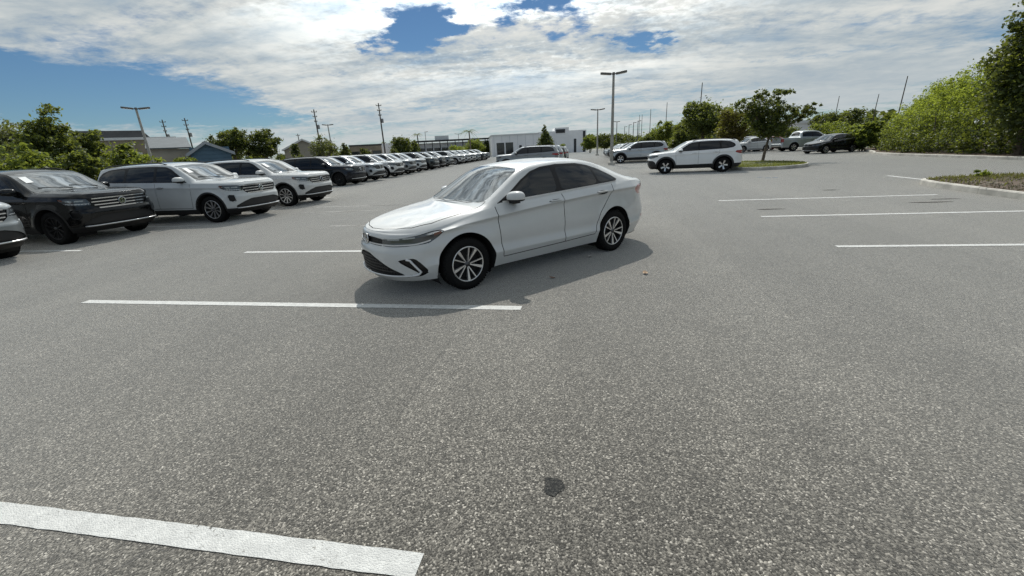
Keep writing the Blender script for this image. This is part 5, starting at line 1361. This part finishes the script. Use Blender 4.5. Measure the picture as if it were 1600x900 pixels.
# blue gable house
def gable(name, px0, px1, D0, D1, apex_px, apex, eave, wall, roof, lab, depth, trim=TRIMW):
    r, L = bframe(name, px0, D0, px1, D1, lab); he = hgt(px1, eave, D1); ha = hgt(apex_px, apex, (D0+D1)/2); xm = L*(apex_px-px0)/(px1-px0)
    mb = MB(); mb.add([(0, 0, -.1), (L, 0, -.1), (L, 0, he), (xm, 0, ha), (0, 0, he), (0, depth, -.1), (L, depth, -.1), (L, depth, he), (xm, depth, ha), (0, depth, he)], [(0, 1, 2, 3, 4), (9, 8, 7, 6, 5), (0, 4, 9, 5), (1, 6, 7, 2), (2, 7, 8, 3), (3, 8, 9, 4)]); mb.build('wall', wall, r)
    for nm, x0, x1 in (('a', -.35, xm), ('b', xm, L+.35)):
        z0 = he-.35*(ha-he)/max(.1, xm) if x0 < 0 else ha; z1 = ha if x0 < 0 else he-.35*(ha-he)/max(.1, L-xm)
        m_ = MB(); m_.add([(x0, -.35, z0+.03), (x1, -.35, z1+.03), (x1, depth+.3, z1+.03), (x0, depth+.3, z0+.03), (x0, -.35, z0+.15), (x1, -.35, z1+.15), (x1, depth+.3, z1+.15), (x0, depth+.3, z0+.15)], [(0, 3, 2, 1), (4, 5, 6, 7), (0, 1, 5, 4), (1, 2, 6, 5), (2, 3, 7, 6), (3, 0, 4, 7)]); m_.build('roof', roof, r)
        t_ = MB(); t_.add([(x0, -.40, z0-.12), (x1, -.40, z1-.12), (x1, -.36, z1-.12), (x0, -.36, z0-.12), (x0, -.40, z0+.16), (x1, -.40, z1+.16), (x1, -.36, z1+.16), (x0, -.36, z0+.16)], [(0, 3, 2, 1), (4, 5, 6, 7), (0, 1, 5, 4), (1, 2, 6, 5), (2, 3, 7, 6), (3, 0, 4, 7)]); t_.build('barge_board', trim, r)
    return r, L, he, ha
r, L, he, ha = gable('gable_house', 302, 364, 50, 50, 328, 223, 237, BLUEW, ROOFG, 'blue gabled house with grey roof behind the left row', 12, simple('grey_trim', (.34, .37, .40), .7))
for k in range(9): bx(r, 'siding_board', BLUEW, .02, L-.02, -.03, -.004, .1+k*.34, .1+k*.34+.30)
r, L = bframe('grey_shed', 236, 54, 306, 54, 'low grey roofed annex left of the blue gabled house'); h = hgt(260, 233, 54); h2 = hgt(300, 226, 54)
mb = MB(); mb.add([(0, -.3, h), (L, -.3, h), (L, 6, h2+.9), (0, 6, h2+.9), (0, -.3, h+.12), (L, -.3, h+.12), (L, 6, h2+1.0), (0, 6, h2+1.0)], [(0, 3, 2, 1), (4, 5, 6, 7), (0, 1, 5, 4), (1, 2, 6, 5), (2, 3, 7, 6), (3, 0, 4, 7)]); mb.build('roof', ROOFG, r); bx(r, 'wall', TAN2, .1, L-.1, 0, 6, -.1, h-.01)
gable('gable_building', 447, 507, 84, 84, 477, 218, 231, TAN2, ROOFG, 'tan building with a shallow gable behind the sparse tree', 16)
r, L = bframe('tan_block', 548, 103, 598, 103, 'low tan block between the dark bushes'); h = hgt(575, 225.5, 103); bx(r, 'wall', TAN, 0, L, 0, 12, -.1, h-.3); bx(r, 'parapet', ROOFD, -.1, L+.1, -.1, 12, h-.3, h)
for k in range(3): window(r, L*(k+.5)/3-.9, L*(k+.5)/3+.9, 1.0, 2.6)
# low white showroom with a dark canopy line
r, L = bframe('white_showroom', 594, 119, 772, 120, 'low white showroom with a dark canopy edge and glass front'); h = hgt(610, 224, 118)
bx(r, 'wall', WHITEW, 0, L, 0, 16, -.1, h-.4); bx(r, 'canopy_edge', DFRAME, L*.30, L+.2, -2.2, .3, h-.15, h+.25); bx(r, 'parapet', WHITEW, 0, L*.3, .05, 15.9, h-.4, h+.1)
for k in range(11): bx(r, 'canopy_post', DFRAME, L*(.32+.066*k)-.1, L*(.32+.066*k)+.1, -2.1, -1.9, 0, h-.15)
for k in range(10): window(r, L*(.335+.066*k), L*(.335+.066*k)+1.5, .5, h*.62, 1)
bx(r, 'sign_board', TRIMW, L*.48, L*.60, -.4, .0, h+.25, h+1.3)
# white dealership
r, L = bframe('dealership', 769, 100, 842, 101, 'white dealership building with dark windows left of the cone shaped evergreen'); h = hgt(800, 209.5, 101)
bx(r, 'wall', WHITEW, 0, L, 0, 18, -.1, h-.3); bx(r, 'parapet', TRIMW, -.1, L+.1, -.1, 18.1, h-.3, h)
for (a, b) in ((.10, .26), (.29, .45)): window(r, L*a, L*b, .4, 2.9, 1)
bx(r, 'door', DFRAME, L*.58, L*.63, -.04, 0, 0, 2.2)
for k in range(6): bx(r, 'wall_joint', simple('joint_grey', (.45, .47, .49), .8), L*k/6+.5, L*k/6+.55, -.006, 0, 0, h-.31)
r, L = bframe('dealership_wing', 842, 103, 916, 104, 'taller white wing of the dealership behind the cone shaped evergreen'); h = hgt(900, 204, 107); h1 = hgt(878, 200, 106)
bx(r, 'wall', WHITEW, 0, L, .05, 18, -.1, h); bx(r, 'tower', WHITEW, L*.34, L*.63, -.5, 8, -.1, h1); bx(r, 'sign_panel', DFRAME, L*.36, L*.55, -.62, -.5, h1-1.15, h1-.35)
bx(r, 'door', DFRAME, L*.74, L*.79, .0, .05, 0, 3.0); bx(r, 'door', DFRAME, L*.93, L*.98, .0, .05, 0, 4.6)
r, L = bframe('white_roofed_building', 1228, 110, 1285, 110, 'pale low roofed building far behind the pickup'); h = hgt(1255, 188, 110); bx(r, 'wall', WHITEW, 0, L, 0, 12, -.1, h-.6); bx(r, 'roof', TRIMW, -.4, L+.4, -.4, 12.4, h-.6, h)
# ---------------------------------------------------------------- lamp posts
POLE = simple('concrete_pole', (.36, .35, .32), .85, vary=.15, vscale=3, bump=.2)
POLEM = simple('painted_steel_pole', (.22, .22, .21), .6, vary=.15, vscale=3)
HEAD = simple('lamp_head', (.14, .135, .125), .5)
LENS = simple('lamp_lens', (.45, .45, .42), .2)
def lamp(pos, h, lab, span=1.0, rz=0.0, r0=.13, mat=None, heads=2, grp='parking lot lamps'):
    root = empty('lamp_post', pos, rz); tag(root, lab, 'lamp post', grp)
    mb = MB(); mb.tube([(0, 0, -.1), (0, 0, h*.5), (0, 0, h)], [r0, r0*.82, r0*.62], 8); mb.build('pole', mat or POLE, root)
    b = MB(); b.lathe([(r0*2.0, 0), (r0*2.0, .22), (r0*1.3, .28)], 12, 'z'); b.build('base', CONC, root)
    for sg in ((-1, 1) if heads == 2 else (1,)):
        a = MB(); M = Matrix.Translation((sg*span*.56, 0, h-.02)) @ Matrix.Rotation(-sg*radians(7), 4, 'Y')
        L = span*.40
        pl = [(-L, -.17), (L*.7, -.20), (L, -.13), (L, .13), (L*.7, .20), (-L, .17)]
        if sg < 0: pl = [(-x, y) for x, y in pl][::-1]
        a.prism(pl, -.05, .09, M); hd = a.build('lamp_head', HEAD, root); bv = hd.modifiers.new('b', 'BEVEL'); bv.width = .03; bv.segments = 2
        l_ = MB(); l_.prism([(x*.7, y*.7) for x, y in pl], -.062, -.05, M); l_.build('lens', LENS, hd)
        c = MB(); c.tube([(0, 0, h-.08), (sg*span*.20, 0, h-.03)], .04, 6); c.build('arm', HEAD, root)
    c = MB(); c.lathe([(r0*.75, h-.14), (r0*.75, h+.05), (0, h+.07)], 8, 'z'); c.build('cap', HEAD, root); return root
p = gpt(955.3, 258); lamp(p, hgt(960, 114, p.length), 'tall concrete twin head lamp post behind the white sedan roof', 1.0, radians(-4))
p = gpt(933, 243); lamp(p, hgt(934, 171, sqrt(p.x**2+p.y**2)), 'smaller twin head lamp post left of the tall concrete one', 1.05, radians(-4), .12)
def lamp_px(px, py, lab, h=6.6, span=1.0, heads=2, mat=None, base=None):
    d = ray(px, py); D = (h-CH)/(d.z/sqrt(d.x**2+d.y**2)); q = Vector((d.x, d.y, 0)); q = q/q.length*D
    return lamp(q, h, lab, span, atan2(-d.x, d.y)*1.0, .13, mat, heads)
lamp_px(212, 169, 'pale twin head lamp post leaning left above the tan warehouse', 6.6, 1.05)
lamp_px(512, 195, 'twin head lamp post above the sparse grey green tree', 7.2)
lamp_px(664, 206, 'thin lamp post in front of the low white showroom', 7.5, .9, 1, POLEM)
lamp_px(716, 209, 'twin head lamp post above the yellow green shrub', 6.8, 1.2, 2, POLEM)
for (px, py, lab) in ((964, 190, 'first of the far small lamp posts, just right of the tall concrete one'), (976, 198, 'second of the far small lamp posts from the tall concrete one'), (983, 195, 'third of the far small lamp posts from the tall concrete one'), (990, 191.5, 'fourth of the far small lamp posts from the tall concrete one'), (997, 189, 'last of the far small lamp posts, nearest the silver compact SUV')):
    lamp_px(px, py, lab, 6.6, .8, 1 if px != 964 else 2, POLEM)
# ---------------------------------------------------------------- utility poles
WOOD = simple('pole_wood', (.11, .095, .08), .9, vary=.3, vscale=3)
INSUL = simple('insulator', (.25, .25, .26), .4)
def upole(px, py, lab, h=11.5, arms=1, tilt=0.0, r=.15):
    d = ray(px, py); D = (h-CH)/(d.z/sqrt(d.x**2+d.y**2)); q = Vector((d.x, d.y, 0)); q = q/q.length*D
    root = empty('utility_pole', q, atan2(-d.x, d.y)); root.rotation_euler = (0, tilt, atan2(-d.x, d.y)); tag(root, lab, 'utility pole', 'wooden utility poles')
    mb = MB(); mb.tube([(0, 0, -.2), (0, 0, h*.5), (0, 0, h)], [r*1.25*(1 if arms else .7), r*(1 if arms else .7), r*(.72 if arms else .5)], 7); mb.build('pole', WOOD, root)
    for k in range(arms):
        z = h-.5-.95*k; a = MB(); a.box(-.55+.12*k, .55-.12*k, -.06, .06, z-.06, z+.06); o = a.build('crossarm', WOOD, root)
        for x in (-.5+.12*k, .5-.12*k): i_ = MB(); i_.lathe([(.05, 0), (.07, .06), (.05, .12), (.07, .18), (.0, .22)], 6, 'z', Matrix.Translation((x, 0, z+.06))); i_.build('insulator', INSUL, o)
    if arms > 1:
        tr = MB(); tr.lathe([(.0, 0), (.22, 0), (.24, .05), (.24, .75), (.18, .85), (0, .86)], 10, 'z', Matrix.Translation((.36, 0, h-3.9))); tr.build('transformer', INSUL, root)
    return root
for (px, py, lab, h, arms, tilt) in (
    (253, 187, 'utility pole with crossarms, left one of the pair above the blue gabled house', 11.5, 3, 0), (288, 184.5, 'utility pole with crossarms, right one of the pair above the blue gabled house', 11.5, 3, 0),
    (490, 171, 'utility pole rising behind the sparse grey green tree', 11.5, 3, 0), (465, 209, 'short utility pole beside the slim dark tree', 9, 1, 0), (591, 161, 'tallest utility pole standing left of the low white showroom', 12, 3, 0),
    (1097.5, 129, 'utility pole rising out of the broad oak', 12, 0, 0), (1042.5, 160, 'bare utility pole above the light green young tree', 12, 0, 0), (1017, 170.5, 'bare utility pole left of the light green young tree', 12, 0, 0), (1003.5, 179, 'far thin utility pole, right one of two close together', 12, 0, 0), (999.5, 179.5, 'far thin utility pole, left one of two close together', 12, 0, 0),
    (1310, 150, 'utility pole above the far dark trees on the right', 11, 0, .02), (1371, 147, 'leaning utility pole behind the low end of the hedge', 10, 0, .03), (1416, 119, 'leaning utility pole behind the middle of the hedge', 11, 0, .02)):
    upole(px, py, lab, h, arms, tilt)
# ---------------------------------------------------------------- vehicles in place
hero, hsh = make_sedan(); hero.location = (-.1972, 7.3386, 0); hero.rotation_euler = (0, 0, 3.9549)
tag(hero, 'white sedan parked at an angle in the open aisle, nearest the camera', 'car')
atl, ash = make_suv('sport_utility', 'atlas', WHITE)
cpt, csh = make_suv('compact_utility', 'compact', WHITE)
pck, psh = make_vehicle('pickup_truck', pickup_spec(), SILVER, 'truck')
FARSKIP = ('wiper', 'intake_mesh', 'handle_shade', 'mirror_arm', 'window_sticker', 'side_marker', 'lamp_module', 'brake_disc', 'vent_trim', 'steering_wheel', 'seat', 'reflector', 'dashboard', 'cabin_floor', 'headliner', 'grille_strip', 'emblem_plate', 'licence_plate')
GA = 'sport utilities in the left row'
used = {}
GREYM = paint('paint_mid_grey', (.25, .265, .275), .45, .35)
GUNB = simple('black_alloy', (.022, .022, .024), .35, .5)
def place(src, key, x, y, rz, pm, lab, cat, group, far=False, scale=1.0, alloy=None):
    first = key not in used and not far; used.setdefault(key, 1 if not far else 0)
    if first and used[key] == 1 and pm is WHITE and not far:
        o = src; used[key] = 2
    else:
        sw = {'paint_white': pm, 'paint_silver': pm}
        if alloy: sw['machined_alloy'] = alloy
        o = copy_tree(src, None, sw, FARSKIP if far else ())
    o.location = (x, y, 0); o.rotation_euler = (0, 0, rz); o.scale = (scale,)*3
    for k in ('label', 'category', 'group', 'kind'):
        if k in o: del o[k]
    tag(o, lab, cat, group); return o
# left row: noses towards the aisle (+x)
place(atl, 'a', -13.85, 15.05, .0, WHITE, 'white sport utility at the gap in the left row, fourth from the left edge', 'car', GA)
place(atl, 'a', -13.60, 11.55, .0, WHITE2, 'pearl white sport utility, third from the left edge in the left row', 'car', GA)
place(atl, 'a', -15.18, 8.75, .0, BLACKP, 'black sport utility with bright grille second from the left edge', 'car', GA, alloy=GUNB)
place(atl, 'a', -14.86, 5.75, .0, GREY, 'grey sport utility cut off by the left edge', 'car', GA)
ROWB = ((24.4, NAVY, 'navy blue sport utility, first beyond the gap in the left row', -13.4), (27.4, SILVER, 'silver sport utility right of the navy blue one', -13.6), (30.9, WHITE, 'white sport utility between the silver and the grey ones beyond the gap', -13.7), (34.2, GREY, 'grey sport utility right of the white one beyond the gap', -14.0), (37.4, WHITE2, 'pearl white sport utility left of the dark green one', -14.3), (41.2, DGREEN, 'dark green sport utility in the middle of the left row', -14.4), (44.6, BLACKP, 'black sport utility right of the dark green one', -14.8), (48.0, GREY, 'farthest grey sport utility before the second gap', -15.0))
for i, (y, pm, lab, nose) in enumerate(ROWB): place(atl, 'a', nose-3.93, y, 0, pm, lab, 'car', GA, far=y > 30, alloy=GUNB if pm in (NAVY, BLACKP, DGREEN) else None)
for (y, pm, lab) in ((54.0, WHITE, 'white sport utility heading the far group left of the dealership'), (57.2, WHITE2, 'second white sport utility in the far group'), (60.4, WHITE, 'third white sport utility in the far group'), (63.8, SILVER, 'silver sport utility in the far group'), (67.5, DGREEN, 'dark sport utility in the far group'), (71.5, GREY, 'last grey sport utility in the far group')):
    place(atl, 'a', -15.3-3.93-(y-54)*.03, y, 0, pm, lab, 'car', 'sport utilities in the far group', far=True)
# rows facing the other way
q = at(874, 35); place(atl, 'a', q.x-1.15, q.y, pi, GREYM, 'mid grey sport utility seen from behind above the white sedan roof', 'car', 'parked cars behind the sedan')
for (dy, pm, lab, src) in ((3.3, SILVER, 'silver sport utility hidden behind the mid grey one over the sedan roof', atl), (6.6, WHITE, 'white compact utility behind the sedan roof, right of the mid grey one', cpt), (9.9, DGREEN, 'dark compact utility behind the white one over the sedan roof', cpt), (13.2, WHITE2, 'farthest white compact utility behind the sedan roof', cpt)):
    place(src, 'x', q.x-1.1+dy*.03, q.y+dy, pi, pm, lab, 'car', 'parked cars behind the sedan', far=True)
q = at(972, 37.2); e0 = place(cpt, 'c0', q.x+2.75, q.y+.75, pi-.05, SILVER, 'silver compact SUV parked right of the tall concrete lamp post', 'car', 'parked cars on the right', scale=1.04)
for (dy, dx_, pm, lab, src) in ((3.2, .1, GREY, 'dark grey compact SUV just behind the silver compact SUV', cpt), (6.6, .1, BLACKP, 'black compact SUV behind the tall concrete lamp post', cpt), (12.5, .2, NAVY, 'navy compact SUV farther along the right row', cpt), (17.5, .2, SILVER, 'small silver car in the far right row', hero), (21.0, .3, BLACKP, 'small black car in the far right row', hero), (25, .3, GREY, 'last grey car in the far right row', hero)):
    place(src, 'x', q.x+2.75+dx_, q.y+dy, pi, pm, lab, 'car', 'parked cars on the right', far=True)
def dep(px, depth):                       # ground point at a picture column and a depth along the view
    d = ray(px, hzn(px)); return Vector((d.x, d.y, 0))*depth
s = dep(1322, 34.3); place(hero, 'h', s.x, s.y, radians(203), BLACKP, 'black sedan parked before the low end of the hedge', 'car', 'parked cars on the right', far=True)
s = dep(1234, 41.5); pck.location = (s.x, s.y, 0); pck.rotation_euler = (0, 0, radians(8)); tag(pck, 'silver pickup truck seen from behind right of the island tree', 'truck', 'parked cars on the right')
s = dep(1190, 45); place(hero, 'x', s.x, s.y, radians(200), WHITE2, 'white sedan behind the trunk of the island tree', 'car', 'parked cars on the right', far=True)
s = dep(1180, 51); place(cpt, 'x', s.x, s.y, radians(188), WHITE, 'white compact utility parked far behind the tree island', 'car', 'parked cars on the right', far=True)
s = dep(1150, 50); place(hero, 'x', s.x, s.y, radians(188), BLACKP, 'dark sedan far behind the white compact SUV roof', 'car', 'parked cars on the right', far=True)
s = dep(1216, 46.5); place(hero, 'x', s.x, s.y, radians(195), REDP, 'dark red sedan half hidden between the island tree and the pickup', 'car', 'parked cars on the right', far=True)
tz = place(cpt, 'c', 6.7356, 23.86, 3.0433, WHITE, 'white compact SUV with black arches in front of the tree island', 'car', 'parked cars on the right')
for w_ in tz.children:
    for r_ in w_.children:
        if w_.name.startswith('wheel') and r_.name.split('.')[0] == 'rim': r_.material_slots[0].link = 'OBJECT'; r_.material_slots[0].material = GUNB
def repaint(o, a, b):
    if o.type == 'MESH':
        for sl_ in o.material_slots:
            if sl_.material and sl_.material.name == a: sl_.link = 'OBJECT'; sl_.material = b
    for c in o.children: repaint(c, a, b)
repaint(tz, 'paint_white', WHITE3)
# ---------------------------------------------------------------- litter
def leafbit(px, py, L, mat, lab, name='dead_leaf', cat='leaf'):
    c = gpt(px, py); a = rnd.uniform(0, 6); vs = []; fs = []
    for i in range(7):
        t = i/6; w = L*.30*sin(pi*(t*.94+.03)); z = .006+.5*L*abs(t-.45)**1.6*1.2
        x = (t-.5)*L
        for y, zz in ((-w, z+.4*w), (0, z), (w, z+.4*w)): vs.append((c.x+x*cos(a)-y*sin(a), c.y+x*sin(a)+y*cos(a), zz))
    for i in range(6):
        for k in range(2): fs.append((i*3+k, i*3+k+1, (i+1)*3+k+1, (i+1)*3+k))
    return tag(from_pd(name, vs, fs, mat, None, True), lab, cat)
DLEAF = simple('dry_leaf', (.36, .25, .16), .8, vary=.3, vscale=30)
leafbit(1008, 428, .11, DLEAF, 'pale brown dead leaf on the asphalt right of the sedan')
leafbit(863, 435.5, .09, simple('dark_leaf', (.16, .10, .07), .8), 'dark dead leaf on the edge of the sedan shadow')
leafbit(922, 402, .10, simple('pale_scrap', (.48, .47, .45), .8), 'pale paper scrap in the shadow beside the sedan', 'paper_scrap', 'litter')
